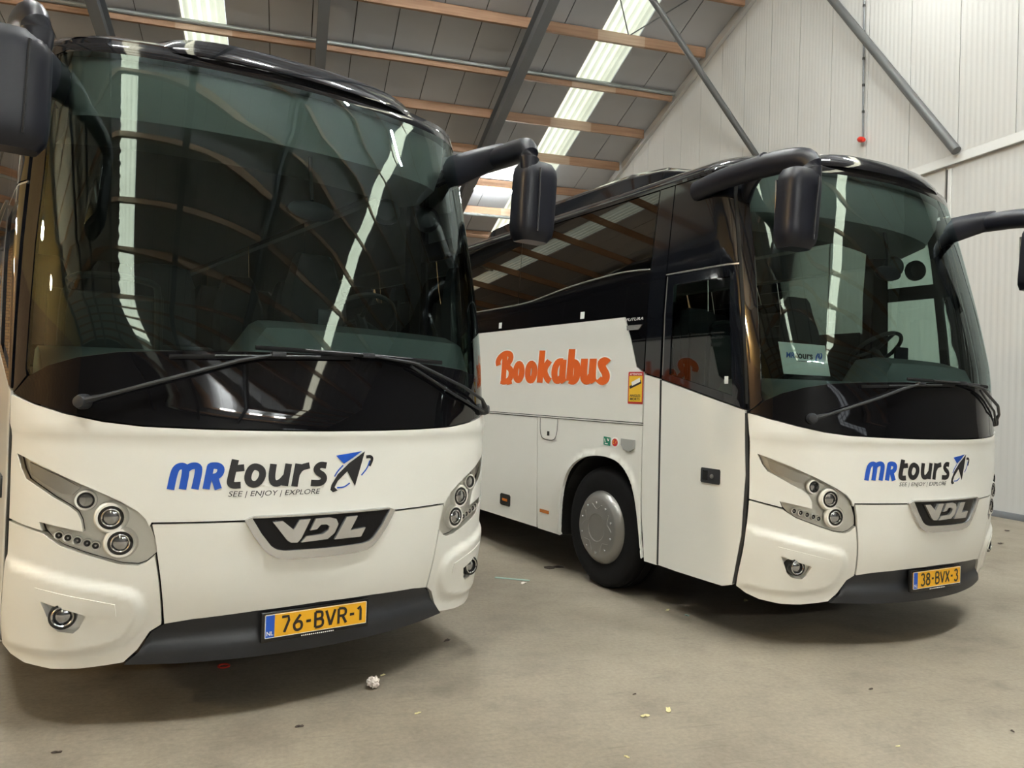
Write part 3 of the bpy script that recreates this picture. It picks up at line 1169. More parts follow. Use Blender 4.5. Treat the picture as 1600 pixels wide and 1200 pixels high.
    D_ = [(-.06, .95), (.009, .952), (.043, .942), (.055, .917), (.038, .875), (.004, .848), (-.125, .842), (-.101, .869), (-.022, .873), (.004, .889), (.010, .909), (-.005, .920), (-.034, .920), (-.052, .900), (-.085, .896)]
    L_ = [(.098, .948), (.157, .949), (.121, .880), (.205, .887), (.182, .844), (.040, .843)]
    for q in (V_, D_, L_):
        P('badge_letter', q, FRONT, 'silver', step=.04, off=.026, thick=.016, parent=bd)
    # ---------------- lettering on the nose
    mm = lambda st: [[(a / 1000, b / 1000) for a, b in s_] for s_ in st]
    ribbons('logo_letters_blue', mm([[(-688, 1101), (-677, 1176), (-665, 1202), (-642, 1208), (-628, 1194), (-641, 1102)], [(-628, 1192), (-610, 1207), (-587, 1208), (-577, 1192), (-592, 1102)],
                                     [(-547, 1102), (-533, 1200), (-531, 1208), (-500, 1208), (-487, 1193), (-493, 1168), (-512, 1156), (-538, 1156)], [(-515, 1156), (-497, 1101)]]), (.0150, .0150), FRONT, 'blue', root)
    ribbons('logo_letters_black', mm([[(-430, 1235), (-446, 1150), (-449, 1126), (-435, 1116), (-404, 1118)], [(-451, 1192), (-391, 1198)],
                                      [(-341, 1203), (-316, 1191), (-308, 1165), (-319, 1136), (-338, 1119), (-362, 1122), (-376, 1144), (-371, 1177), (-358, 1198), (-341, 1203)],
                                      [(-263, 1213), (-271, 1142), (-254, 1119), (-227, 1126), (-203, 1155)], [(-193, 1213), (-208, 1109)],
                                      [(-147, 1212), (-163, 1105)], [(-153, 1165), (-135, 1194), (-93, 1203)],
                                      [(-9, 1200), (-41, 1206), (-61, 1187), (-50, 1168), (-25, 1155), (-16, 1134), (-34, 1115), (-84, 1119)]]), (.0155, .0155), FRONT, 'ink', root)
    ribbons('logo_mark_blue', mm([[(79, 1199), (51, 1171), (35, 1145)], [(50, 1090), (88, 1090), (118, 1110)], [(227, 1218), (214, 1180), (181, 1145)]]), (.0035, .0035), FRONT, 'blue', root,
            polys=mm([[(39, 1247), (180, 1266), (126, 1231), (83, 1206)]]))
    ribbons('logo_mark_black', mm([[(205, 1236), (232, 1238), (243, 1225), (225, 1190)]]), (.008, .008), FRONT, 'ink', root,
            polys=mm([[(197, 1265), (147, 1093), (102, 1168), (53, 1123), (37, 1093), (54, 1076), (29, 1069), (15, 1081), (20, 1105), (51, 1155), (109, 1208)]]))
    text_on('logo_tagline', 'SEE | ENJOY | EXPLORE', -.455, -.036, 1.058, 1.090, FRONT, 'ink', root, shear=0.2)
    # ---------------- windscreen
    half = [(-.0, 3.205), (-.35, 3.205), (-.70, 3.205), (-.95, 3.200), (-1.06, 3.185), (-1.125, 3.15)]
    gl_l = [(-1.143, 2.95), (-1.155, 2.85), (-1.174, 2.55), (-1.203, 2.2), (-1.219, 1.86), (-1.226, 1.62)]
    clear_l = [(x + .004, z) for x, z in half + gl_l] + [(x + .004, z + .004) for x, z in FRIT]
    gp = clear_l + [(-x, z) for x, z in reversed(clear_l)][1:-1]
    edge_r = [(xe(z) - .008, z) for z in (1.60, 1.86, 2.2, 2.556, 2.74, 2.98)] + [(1.14, 3.15)]
    rr_ = [(-x, z) for x, z in reversed(half)]
    lo_r = [(-x - .004, z + .004) for x, z in reversed(FRIT)][1:]
    gp = clear_l + lo_r + [(xe(1.56) - .008, 1.565)] + edge_r + rr_[1:-1]
    P('windscreen_seal', [(xe(z) - .007, z) for z in (1.55, 1.86, 2.2, 2.556, 2.74, 2.98)] + [(1.141, 3.15), (1.149, 3.15)] + [(xe(z), z) for z in (2.98, 2.74, 2.556, 2.2, 1.86, 1.55)], FRONT, 'black_gloss', step=.05, edge_step=.04, off=.001, thick=.01)
    P('windscreen', gp, FRONT, 'windscreen', step=.032, edge_step=.03, off=.0, thick=0)
    band = both(FRIT)
    mk = [(x, z) for x, z in both(MASK_LOW)]
    band = band + [(1.258, 1.56)]
    P('windscreen_base_band', mk + list(reversed(band)), FRONT, 'frit', step=.05, edge_step=.03, off=.002, thick=.012)
    for s in (-1,):
        m_ = lambda q: q
        pil = [(-1.2635, 1.512), (-1.222, 1.59)] + [(x, z) for x, z in reversed(gl_l)] + [(-1.125, 3.15), (-1.149, 3.165)] + [(-xe(z), z) for z in (2.98, 2.74, 2.556, 2.2, 1.86, 1.55)]
        P('windscreen_pillar', m_(pil), FRONT, 'black_gloss', step=.03, edge_step=.03, off=.001, thick=.02)
    hd = both(list(reversed([(-.0, 3.20), (-.35, 3.20), (-.70, 3.20), (-.95, 3.196), (-1.06, 3.182), (-1.13, 3.145)])))
    up_ = both(list(reversed([(0, 3.24), (-.7, 3.24), (-1.0, 3.235), (-1.10, 3.22), (-1.145, 3.17)])))
    P('windscreen_header', hd + list(reversed(up_)), FRONT, 'black_gloss', step=.05, edge_step=.04, off=.003, thick=.02)
    # ---------------- roof shell
    LEN = 12.2
    zb = 3.16
    outl = []
    xs_ = [1.15 * math.sin(PI / 2 * k / 24) for k in range(-24, 25)]
    for x_ in xs_:
        outl.append(Vector((x_, Fy(x_, zb) + .0, zb)))
    ye = outl[-1].y
    for k in range(1, 6):
        t = k / 5
        outl.append(Vector((1.15 + .082 * (1 - (1 - t) ** 2), ye + .28 * t, zb)))
    for yy in (1.6, 3, 5, 7, 9, 11, LEN - .4):
        outl.append(Vector((1.232, yy, zb)))
    outl.append(Vector((1.1, LEN, zb)))
    outl.append(Vector((-1.1, LEN, zb)))
    for yy in reversed((1.6, 3, 5, 7, 9, 11, LEN - .4)):
        outl.append(Vector((-1.232, yy, zb)))
    for k in reversed(range(1, 6)):
        t = k / 5
        outl.append(Vector((-1.15 - .082 * (1 - (1 - t) ** 2), ye + .28 * t, zb)))
    n = len(outl)
    rings = []
    for d_, h_ in ((0, 0), (.004, .035), (.02, .065), (.05, .095), (.10, .122), (.18, .145), (.30, .162), (.45, .172)):
        ring = []
        for i in range(n):
            t = (outl[(i + 1) % n] - outl[i - 1]).normalized()
            nn = Vector((-t.y, t.x, 0))
            p = outl[i] + nn * d_
            ring.append((p.x, p.y, zb + h_))
        rings.append(ring)
    loft('roof', rings, 'black_gloss', root, cap=True)
    # visor over the windscreen
    vis = []
    for k in range(-16, 17):
        u = k / 16
        x_ = .74 * u
        f = (1 - abs(u) ** 6)
        y0 = Fy(x_, 3.2)
        e = abs(u) ** 5
        vis.append([(x_, y0 + .02, 3.205), (x_, y0 - .035 * f + .03 * e, 3.212), (x_, y0 - .030 * f + .03 * e, 3.235 + .01 * f), (x_, y0 + .03 + .04 * e, 3.262 + .058 * f), (x_, y0 + .16 + .02 * e, 3.272 + .078 * f), (x_, y0 + .36, 3.28 + .075 * f), (x_, y0 + .70, 3.27 + .065 * f), (x_, y0 + 1.0, 3.25)])
    loft('roof_visor', vis, 'black_gloss', root, closed=True, cap=True)
    for s in (-1, 1):
        x_ = s * 1.01
        o = Vector((x_, Fy(x_, 3.2) + .035, 3.222))
        axd = Vector((s * .45, -1, .35)).normalized()
        bm = bmesh.new()
        a_, b_, d_ = basis(axd)
        pr = [(1.0, -.02), (1.0, .004), (.9, .007), (.8, .0), (.4, -.004), (0, -.006)]
        rg = []
        for r_, h_ in pr:
            rg.append([bm.verts.new(o + a_ * (.075 * r_ * math.cos(2 * PI * k / 28)) + b_ * (.026 * r_ * math.sin(2 * PI * k / 28)) + d_ * h_) for k in range(28)])
        for r0, r1 in zip(rg, rg[1:]):
            for k in range(28):
                try:
                    bm.faces.new((r0[k], r0[(k + 1) % 28], r1[(k + 1) % 28], r1[k]))
                except Exception:
                    pass
        bmesh.ops.recalc_face_normals(bm, faces=bm.faces)
        ml = from_bm(bm, 'marker_lamp', 'black_gloss', root, smooth=True)
        lathe('bulb', [(0, .012), (.008, .01), (.01, 0)], o + a_ * .02, axd, 'chrome', ml, 12)
    # roof pod with the air conditioning
    pod = []
    for yy, hh, ww in ((1.55, .0, .80), (1.62, .06, .86), (1.95, .15, .92), (2.4, .185, .95), (4.2, .19, .95), (4.9, .15, .92), (5.3, .0, .84)):
        zt = 3.345 + hh * 1.05
        pod.append([(-ww, yy, 3.29), (-ww + .02, yy, zt - hh * .35), (-ww + .10, yy, zt), (0, yy, zt + .02), (ww - .10, yy, zt), (ww - .02, yy, zt - hh * .35), (ww, yy, 3.29)])
    loft('roof_pod', pod, 'black_gloss', root)

    # ---------------- sides
    for s in (-1, 1):
        SF = LEFT if s < 0 else RIGHT
        door = s < 0
        bl = lambda y: 1.715 + (y - 1.43) / (.605 - 1.43) * (1.525 - 1.715)
        zr = (.37, .7, 1.1, 1.5)
        if door:
            dp = [(yd(z), z) for z in (.37, .7, 1.1, 1.45)] + [(yd(1.5), 1.518), (1.416, 1.711), (1.412, 1.5), (1.393, .35), (1.2, .345), (.75, .345)]
            dr = P('door_panel', dp, SF, 'white', step=.08, edge_step=.05, off=.004, thick=.03)
            P('door_handle', [(.80, 1.01), (.965, 1.01), (.972, 1.02), (.972, 1.10), (.965, 1.112), (.80, 1.112), (.793, 1.10), (.793, 1.02)], SF, 'plastic', step=.05, off=.012, thick=.014, parent=dr)
            lathe('handle_lock', [(0, .022), (.014, .02), (.016, .008)], LEFT[0](.862, 1.06), (-1, 0, 0), 'brass', dr, 14)
            P('handle_grip', [(.905, 1.03), (.95, 1.03), (.95, 1.095), (.905, 1.095)], SF, 'lens_dark', step=.05, off=.0135, thick=.004, parent=dr)
            win = [(.775, 2.415), (1.325, 2.415), (1.335, 1.755), (.705, 1.61)]
            du = [(yd(1.53), 1.53)] + [(yd(z), z) for z in (1.86, 2.2)] + [(yd(2.49), 2.49), (1.405, 2.49), (1.416, 1.723)]
            P('door_window_frame', du, SF, 'black_gloss', holes=[win], step=.06, off=.004, thick=.03)
            P('door_window', win, SF, 'doorglass', step=.08, off=-.004, thick=0)
            P('door_window_seal', [(yd(2.49) - .005, 2.493), (1.42, 2.493), (1.42, 2.503), (yd(2.49) - .005, 2.503)], SF, 'silver', step=.1, off=.003, thick=.006)
            P('door_window_seal', [(1.405, 1.75), (1.413, 1.75), (1.403, 2.48), (1.395, 2.48)], SF, 'hub', step=.1, off=.006, thick=.006)
            P('header_panel', [(yd(2.51), 2.51), (yd(2.8), 2.8), (yd(3.0), 3.0), (yd(3.14), 3.14), (1.375, 3.165), (1.412, 2.51)], SF, 'black_gloss', step=.08, off=.003, thick=.02)
        else:
            dp = [(yd(z), z) for z in (.37, .7, 1.1, 1.45)] + [(yd(1.5), 1.518), (1.416, 1.711), (1.412, 1.5), (1.393, .35), (1.2, .345), (.75, .345)]
            P('front_side_panel', dp, SF, 'white', step=.08, edge_step=.05, off=.004, thick=.03)
            w1 = [(.83, 1.72), (1.36, 1.78), (1.36, 2.50), (.915, 2.50)]
            w0 = [(yd(1.62) + .014, 1.62), (.748, 1.64), (.855, 2.5), (yd(2.5) + .014, 2.5)]
            w2 = [(.92, 2.62), (1.36, 2.62), (1.36, 3.02), (.97, 3.02)]
            du = [(yd(1.53), 1.53)] + [(yd(z), z) for z in (1.86, 2.2, 2.5, 2.8, 3.0, 3.14)] + [(1.375, 3.165), (1.428, 1.725)]
            P('driver_window_frame', du, SF, 'black_gloss', holes=[w0, w1, w2], step=.06, off=.004, thick=.03)
            P('quarter_window', w0, SF, 'doorglass', step=.08, off=-.004, thick=0)
            P('driver_window', w1, SF, 'doorglass', step=.08, off=-.004, thick=0)
            P('driver_window', w2, SF, 'doorglass', step=.08, off=-.004, thick=0)
        P('door_seal', [(1.395, .35), (1.4165, .35), (1.4365, 1.5), (1.4415, 1.715), (1.418, 1.709), (1.414, 1.5)], SF, 'gap', step=.3, off=.001, thick=.02)
        P('door_seal', [(yd(z) - .021, z) for z in (.38, .7, 1.1, 1.5)] + [(yd(z) - .001, z) for z in (1.5, 1.1, .7, .38)], SF, 'gap', step=.3, edge_step=.2, off=.001, thick=.02)
        P('post_backing', [(1.35, 1.55), (1.49, 1.55), (1.47, 3.15), (1.33, 3.15)], SF, 'interior', step=.3, off=-.034, thick=.004)
        P('pillar_backing', [(yd(z) - .03, z) for z in (1.56, 1.9, 2.3, 2.7, 3.1)] + [(yd(z) + .012, z) for z in (3.1, 2.7, 2.3, 1.9, 1.56)], SF, 'interior', step=.3, edge_step=.1, off=-.012, thick=.004)
        # post between door and first window
        P('post_panel', [(1.418, .345), (1.56, .345), (1.605, .70), (1.617, 1.0), (1.617, 1.755), (1.443, 1.722), (1.438, 1.5)], SF, 'white', step=.08, off=.002, thick=.02)
        P('window_post', [(1.443, 1.732), (1.617, 1.768), (1.60, 2.56), (1.545, 3.165), (1.385, 3.165), (1.425, 2.5)], SF, 'black_gloss', step=.08, off=.003, thick=.02)
        # fender panel with the wheel arch
        arch = [(1.575, .36), (1.60, .50), (1.635, .68), (1.68, .84), (1.75, .96), (1.85, 1.045), (1.97, 1.085), (2.15, 1.095), (2.34, 1.07), (2.48, 1.02), (2.60, .93), (2.67, .80), (2.705, .66), (2.715, .50), (2.715, .34)]
        fp = [(1.580, .36)] + arch[1:] + [(3.10, .34), (3.135, .6), (3.155, 1.365), (1.628, 1.365), (1.626, .72)]
        fpoly = chaikin(arch, 2) + [(3.09, .34), (3.115, .6), (3.155, 1.365), (1.628, 1.365), (1.626, 1.0), (1.622, .80)]

        def lip(a, b, arch=arch):
            d_ = min(math.hypot(a - p, b - q) for p, q in arch_fine if q > .36)
            return .02 * max(0, 1 - d_ / .06) ** 2
        arch_fine = resample(chaikin(arch, 2), .012)
        arch = chaikin(arch, 2)
        fd = P('wheel_arch_panel', fpoly, SF, 'white', step=.04, edge_step=.03, off=.004, thick=.03, relief=lip)
        P('filler_flap', [(2.80, 1.350), (3.09, 1.350), (3.075, 1.21), (3.04, 1.175), (2.88, 1.165), (2.83, 1.19)], SF, 'white', step=.06, off=.010, thick=.006, parent=fd)
        ribbons('flap_outline', [[(3.092, 1.36), (3.092, 1.27), (3.078, 1.205), (3.04, 1.172), (2.95, 1.162), (2.86, 1.168), (2.815, 1.205), (2.80, 1.27), (2.798, 1.36)]], (.0045, .003), SF, 'gap', fd, off=.0145, maxseg=.05)
        P('flap_latch', [(2.935, 1.205), (2.965, 1.205), (2.965, 1.245), (2.935, 1.245)], SF, 'lens_dark', step=.06, off=.016, thick=.008, parent=fd)
        lamp_ = P('side_repeater', [(1.705, 1.18), (1.76, 1.155), (1.83, 1.165), (1.87, 1.20), (1.87, 1.25), (1.705, 1.248)], SF, 'repeater', step=.06, off=.018, thick=.016)
        # liner of the wheel arch
        bm = bmesh.new()
        rows = []
        for k in range(15):
            t = k / 14
            an = PI * (1 - t)
            yy, zz = 2.16 - .60 * math.cos(an), .50 + .60 * math.sin(an)
            rows.append((bm.verts.new((s * 1.235, yy, zz)), bm.verts.new((s * .80, yy, zz))))
        rows = [(bm.verts.new((s * 1.235, rows[0][0].co.y, .33)), bm.verts.new((s * .8, rows[0][0].co.y, .33)))] + rows + [(bm.verts.new((s * 1.235, rows[-1][0].co.y, .33)), bm.verts.new((s * .8, rows[-1][0].co.y, .33)))]
        for a, b in zip(rows, rows[1:]):
            bm.faces.new((a[0], a[1], b[1], b[0]))
        bm.faces.new([r_[1] for r_ in rows])
        from_bm(bm, 'wheel_arch_liner', 'under', root)
        # upper white panel with the raked front edge
        P('upper_side_panel', [(1.632, 1.387), (1.632, 1.768), (1.72, 1.81), (1.80, 2.02), (1.885, 2.212), (6.9, 2.212), (6.9, 1.387)], SF, 'white', step=.15, edge_step=.08, off=.004, thick=.03)
        P('upper_side_panel', [(6.91, 1.392), (6.91, 2.212), (12.1, 2.212), (12.1, 1.392)], SF, 'white', step=.3, off=.004, thick=.03)
        P('waist_strip', [(1.632, 1.371), (12.1, 1.371), (12.1, 1.380), (1.632, 1.380)], SF, 'white', step=.3, off=.010, thick=.02)
        # hatch doors along the lower side
        hy = [3.165, 4.55, 5.95, 7.35]
        for a, b in zip(hy, hy[1:]):
            P('luggage_hatch', [(a - .045, .345), (b - .055, .345), (b - .008, 1.362), (a, 1.362)], SF, 'white', step=.2, off=.004, thick=.03)
        P('rear_arch_panel', [(7.36, .345), (7.62, .345), (7.66, .7), (7.85, 1.0), (8.2, 1.08), (8.55, 1.0), (8.74, .7), (8.78, .345), (9.3, .345), (9.3, 1.362), (7.36, 1.362)], SF, 'white', step=.2, edge_step=.1, off=.004, thick=.03)
        P('luggage_hatch', [(9.31, .345), (12.1, .345), (12.1, 1.362), (9.31, 1.362)], SF, 'white', step=.3, off=.004, thick=.03)
        P('side_marker', [(3.63, .46), (3.80, .46), (3.82, .475), (3.82, .56), (3.80, .575), (3.64, .575), (3.62, .56), (3.62, .475)], SF, 'lens_dark', step=.06, off=.012, thick=.012)
        P('marker_lens', [(3.67, .505), (3.77, .505), (3.77, .53), (3.67, .53)], SF, 'amber', step=.06, off=.014, thick=.004)
        P('amber_reflector', [(2.91, .495), (3.06, .495), (3.06, .525), (2.91, .525)], SF, 'amber', step=.06, off=.010, thick=.008)
        # window band
        mould = [(1.60, 2.56), (1.80, 2.575), (2.04, 2.58), (2.6, 2.55), (2.99, 2.51), (3.33, 2.465), (3.72, 2.45), (4.4, 2.45), (12.1, 2.45)]
        if not door:
            mould = [(1.60, 2.236), (4.0, 2.236), (12.1, 2.236)]
        lowb = [(1.632, 1.778)] + [(1.715, 1.820), (1.795, 2.03), (1.880, 2.222), (12.1, 2.222)] + [(y_, z_ - .006) for y_, z_ in reversed(mould)]
        P('lower_window_band', lowb, SF, 'frit', step=.12, edge_step=.08, off=.002, thick=.01)
        wx = [1.61, 3.62, 5.3, 6.98, 8.66, 10.34, 12.1]
        for i, (a, b) in enumerate(zip(wx, wx[1:])):
            lo = [(a + .004, interp(a, [m[0] for m in mould], [m[1] for m in mould]) - .005)] + [(y_, z_ - .005) for y_, z_ in mould if a < y_ < b] + [(b - .004, interp(b, [m[0] for m in mould], [m[1] for m in mould]) - .005)]
            lean = -.055 if i == 0 else 0
            P('side_window', lo + [(b - .004, 3.165), (a + .004 + lean, 3.165)], SF, 'privacy' if door else 'tinted', step=.15, off=.0, thick=0)
        tube('window_moulding', [SF[0](y_, z_) + Vector((s * .006, 0, 0)) for y_, z_ in [(q[0], q[1]) for q in chaikin(mould, 2)]], .007, 'hub', root, 6)
        P('gutter_rail', [(1.0, 3.162), (12.1, 3.162), (12.1, 3.182), (1.0, 3.182)], SF, 'black_gloss', step=.3, off=.012, thick=.02)
        sg = 1 if door else -1
        tx = lambda y0, y1: (y0, y1) if door else (y1, y0)
        text_on('model_lettering', 'FUTURA', *tx(1.865, 1.655), 2.178, 2.200, SF, 'halo', root, off=.006, shear=.35)
        P('model_badge', [(1.845, 2.105), (1.70, 2.105), (1.66, 2.142), (1.85, 2.142)], SF, 'silver', step=.1, off=.010, thick=.008)
        # lettering along the side
        bk = [[(3845, 1700), (3852, 1668)], [(3722, 1705), (3705, 1668)], [(3819, 1961), (3840, 1692)], [(3947, 1861), (3970, 1901), (3918, 1949), (3810, 1983), (3707, 1971), (3692, 1919), (3782, 1854)], [(3782, 1854), (3681, 1814), (3680, 1742), (3742, 1699), (3861, 1692)],
              [(3533, 1883), (3471, 1835), (3473, 1751), (3531, 1700), (3595, 1733), (3596, 1827), (3533, 1883)], [(3297, 1880), (3232, 1832), (3236, 1750), (3294, 1697), (3359, 1732), (3360, 1829), (3297, 1880)],
              [(3104, 1987), (3137, 1687)], [(2974, 1890), (3077, 1808), (3005, 1719), (2954, 1701)], [(2750, 1877), (2836, 1879), (2888, 1810), (2883, 1732), (2833, 1697), (2773, 1732)], [(2743, 1894), (2760, 1723), (2721, 1693)],
              [(2611, 1984), (2641, 1706)], [(2626, 1849), (2568, 1874), (2518, 1831), (2523, 1740), (2573, 1696), (2641, 1710)], [(2417, 1895), (2429, 1727), (2384, 1697), (2336, 1715), (2311, 1755)], [(2290, 1892), (2302, 1723), (2267, 1695)],
              [(2078, 1852), (2128, 1877), (2180, 1858), (2157, 1810), (2102, 1762), (2106, 1715), (2158, 1695), (2209, 1723)]]
        fy_ = (lambda v_: v_ / 1000) if door else (lambda v_: 6.05 - v_ / 1000)
        st = [[(fy_(a), b / 1000) for a, b in q] for q in bk]
        ribbons('side_lettering_outline', st, (.070, .040), SF, 'halo', root, off=.0055, maxseg=.2)
        ribbons('side_lettering', st, (.052, .029), SF, 'orange', root, off=.0075, maxseg=.2)
        if door:
            # stickers
            stk = P('warning_sticker', [(1.632, 1.528), (1.805, 1.528), (1.812, 1.535), (1.812, 1.770), (1.805, 1.777), (1.632, 1.777), (1.628, 1.770), (1.628, 1.535)], SF, 'red', step=.2, off=.0058, thick=.002)
            P('sticker_field', [(1.640, 1.545), (1.800, 1.545), (1.800, 1.745), (1.640, 1.745)], SF, 'stickeryellow', step=.2, off=.0070, thick=.001, parent=stk)
            ribbons('sticker_print', [[(1.70, 1.692), (1.655, 1.705)], [(1.79, 1.655), (1.65, 1.70)]], (.012, .012), SF, 'ink', stk, off=.0078, maxseg=.3)
            ribbons('sticker_bus', [[(1.765, 1.682), (1.665, 1.716)]], (.014, .016), SF, 'halo', stk, off=.0086, maxseg=.3)
            text_on('sticker_text', 'ATTENTION', 1.792, 1.646, 1.751, 1.767, SF, 'halo', stk, off=.0075, bold=.01)
            text_on('sticker_text', 'ANGLES', 1.785, 1.655, 1.582, 1.602, SF, 'ink', stk, off=.0085, bold=.02)
            text_on('sticker_text', 'MORTS', 1.778, 1.662, 1.556, 1.576, SF, 'ink', stk, off=.0085, bold=.02)
            gs = P('green_sticker', [(2.02, 1.18), (2.11, 1.185), (2.11, 1.252), (2.02, 1.248)], SF, 'green', step=.2, off=.0075, thick=.002)
            ribbons('sticker_print', [[(2.095, 1.235), (2.085, 1.205)], [(2.06, 1.24), (2.045, 1.215), (2.035, 1.24)], [(2.05, 1.195), (2.09, 1.197)]], (.005, .004), SF, 'halo', gs, off=.009, maxseg=.3)
            circ = lambda c, ry, rz: [(c[0] + ry * math.cos(2 * PI * k / 24), c[1] + rz * math.sin(2 * PI * k / 24)) for k in range(24)]
            rs = P('round_sticker', circ((1.958, 1.213), .052, .043), SF, 'halo', step=.2, off=.0075, thick=.002)
            P('sticker_disc', circ((1.958, 1.213), .037, .031), SF, 'red', step=.2, off=.0085, thick=.001, parent=rs)
            ribbons('sticker_print', [[(1.968, 1.228), (1.982, 1.220), (1.980, 1.204), (1.964, 1.202)], [(1.945, 1.205), (1.945, 1.222), (1.934, 1.226)]], (.004, .003), SF, 'stickeryellow', rs, off=.0095, maxseg=.3)
    # window tags
    for yy, zz in ((2.48, 2.27), (3.95, 2.27)):
        P('window_tag', [(yy - .03, zz - .03), (yy + .03, zz - .03), (yy + .03, zz + .03), (yy - .03, zz + .03)], LEFT, 'paper', step=.1, off=.0045, thick=.001)
    P('window_tag', [(.75, 1.69), (.785, 1.69), (.785, 1.74), (.75, 1.74)], LEFT, 'paper', step=.1, off=.0005, thick=.001)
    # ---------------- wheels
    for s in (-1, 1):
        for yw in (2.16, 8.2):
            cx = s * 1.10
            prof_t = [(.29, .13), (.33, .140), (.40, .145), (.455, .138), (.485, .115), (.497, .08), (.497, .055), (.488, .052), (.488, .040), (.499, .037), (.499, 0), (.499, -.037), (.488, -.04), (.488, -.052), (.497, -.055), (.497, -.08), (.485, -.115), (.455, -.138), (.40, -.145), (.29, -.13), (.29, .13)]
            wh = lathe('wheel', prof_t, (cx, yw, .50), (s, 0, 0), 'rubber', root, 56)
            lathe('hub_cover', [(.292, .10), (.300, .132), (.292, .150), (.255, .185), (.240, .190), (.18, .192), (.115, .196), (.108, .191), (.05, .191), (0, .191)], (cx, yw, .50), (s, 0, 0), 'hub', wh, 48)
            for k in range(10):
                an = 2 * PI * (k + .5) / 10
                lathe('hub_bolt', [(0, .200), (.009, .198), (.011, .188)], (cx, yw + .205 * math.cos(an), .50 + .205 * math.sin(an)), (s, 0, 0), 'silver', wh, 10)
            for k in range(5):
                an = 2 * PI * k / 5 + PI / 2
                pts_ = []
                for j in range(9):
                    t = (j - 4) / 4
                    rr = .150 + .05 * abs(t) ** 1.5
                    aa = an + t * .34
                    pts_.append((cx + s * .1935, yw + rr * math.cos(aa), .50 + rr * math.sin(aa)))
                tube('hub_ridge', pts_, .004, 'hub', wh, 6)
            lathe('wheel_hub', [(.29, .0), (0, .0)], (cx, yw, .50), (s, 0, 0), 'under', wh, 24)
    # ---------------- chassis and floor
    box('chassis', (0, 6.6, .78), (1.56, 10.6, .72), 'under', root)
    box('interior_floor', (0, 6.3, 1.28), (2.36, 11.2, .10), 'interior', root)
    box('rear_wall', (0, LEN - .12, 1.75), (2.40, .10, 2.85), 'black_gloss', root, bevel=.03)
    for s in (-1, 1):
        box('side_lining', (s * 1.205, 6.80, 1.79), (.03, 10.4, .90), 'interior', root)
    box('axle', (0, 2.16, .5), (1.9, .12, .12), 'under', root)
    box('axle', (0, 8.2, .5), (1.9, .12, .12), 'under', root)
    # ceiling lining and overhead console
    box('ceiling_lining', (0, 6.6, 3.12), (2.30, 10.8, .04), 'lining', root)
    con = []
    for k in range(-12, 13):
        x_ = 1.06 * k / 12
        y0 = Fy(x_, 3.1) + .10
        con.append([(x_, y0, 3.16), (x_, y0 + .02, 3.02), (x_, y0 + .10, 2.90), (x_, y0 + .30, 2.84), (x_, y0 + .62, 2.88), (x_, y0 + .66, 3.14)])
    loft('overhead_console', con, 'console', root)
    # dashboard
    da = []
    for k in range(-20, 21):
        x_ = 1.16 * k / 20
        y0 = Fy(x_, 1.62) + .07
        hood = max(0, min(1, (x_ + .36) / .14)) * max(0, min(1, (1.2 - x_) / .12))
        hood = hood * hood * (3 - 2 * hood)
        zt = 1.735 + .18 * hood
        da.append([(x_, y0 - .02, 1.42), (x_, y0, 1.60 + .06 * (1 - abs(x_) / 1.2)), (x_, y0 + .14, zt - .045), (x_, y0 + .28, zt), (x_, y0 + .42, zt - .015), (x_, y0 + .48, zt - .09), (x_, max(y0 + .52, .95), 1.32)])
    loft('dashboard', da, 'dash', root)
    bm = bmesh.new()
    c0 = Vector((.62, 1.02, 2.02))
    nrm_ = Vector((0, .62, .78)).normalized()
    a_, b_, d_ = basis(nrm_)
    pts_ = [c0 + a_ * (.225 * math.cos(2 * PI * k / 32)) + b_ * (.225 * math.sin(2 * PI * k / 32)) for k in range(33)]
    bm_tube(bm, pts_, .016, 8, cap=False)
    for k in range(3):
        an = 2 * PI * k / 3 + PI / 2
        bm_tube(bm, [c0, c0 + a_ * (.22 * math.cos(an)) + b_ * (.22 * math.sin(an))], .014, 6)
    bm_tube(bm, [c0 + d_ * .02, c0 - d_ * .35], .035, 8)
    from_bm(bm, 'steering_wheel', 'interior', root, smooth=True)

    # seats
    def seat(cx, cy, wide, nm='passenger_seat', h=1.12):
        sb = []
        z0 = 1.33
        for zz, ww, dy, dp_ in ((.42, .94, 0, .10), (.62, 1.0, .03, .11), (.90, .96, .07, .10), (1.02, .80, .09, .085), (h, .62, .10, .07), (h + .04, .5, .10, .04)):
            w2 = wide / 2 * ww
            yy = cy + .42 + dy
            sb.append([(cx - w2, yy, z0 + zz), (cx - w2 * .8, yy - dp_ * .6, z0 + zz), (cx + w2 * .8, yy - dp_ * .6, z0 + zz), (cx + w2, yy, z0 + zz), (cx + w2 * .8, yy + dp_ * .6, z0 + zz), (cx - w2 * .8, yy + dp_ * .6, z0 + zz)])
        o = loft(nm, sb, 'seat', root)
        box('seat_cushion', (cx, cy + .16, z0 + .40), (wide, .52, .15), 'seat', o, bevel=.05, seg=3)
        box('seat_base', (cx, cy + .2, z0 + .16), (wide * .5, .34, .34), 'interior', o)
        return o
    ds = seat(.62, 1.30, .50, 'driver_seat', 1.16)
    tube('arm_rest', [(.30, 1.65, 1.92), (.30, 1.35, 1.92)], .03, 'interior', ds, 8)
    gsx = seat(-.35, 1.55, .44, 'guide_seat', 1.0)
    for row in range(7):
        yy = 2.6 + row * .86
        for cx in (-.93, -.48, .48, .93):
            seat(cx, yy, .43)
    # handrail by the entrance
    tube('entrance_rail', smooth_path([(-.52, 1.30, 1.35), (-.52, 1.30, 2.08), (-.55, 1.28, 2.16), (-.95, 1.22, 2.16), (-1.02, 1.22, 2.08), (-1.02, 1.22, 1.35)], 2), .02, 'interior', root, 8)
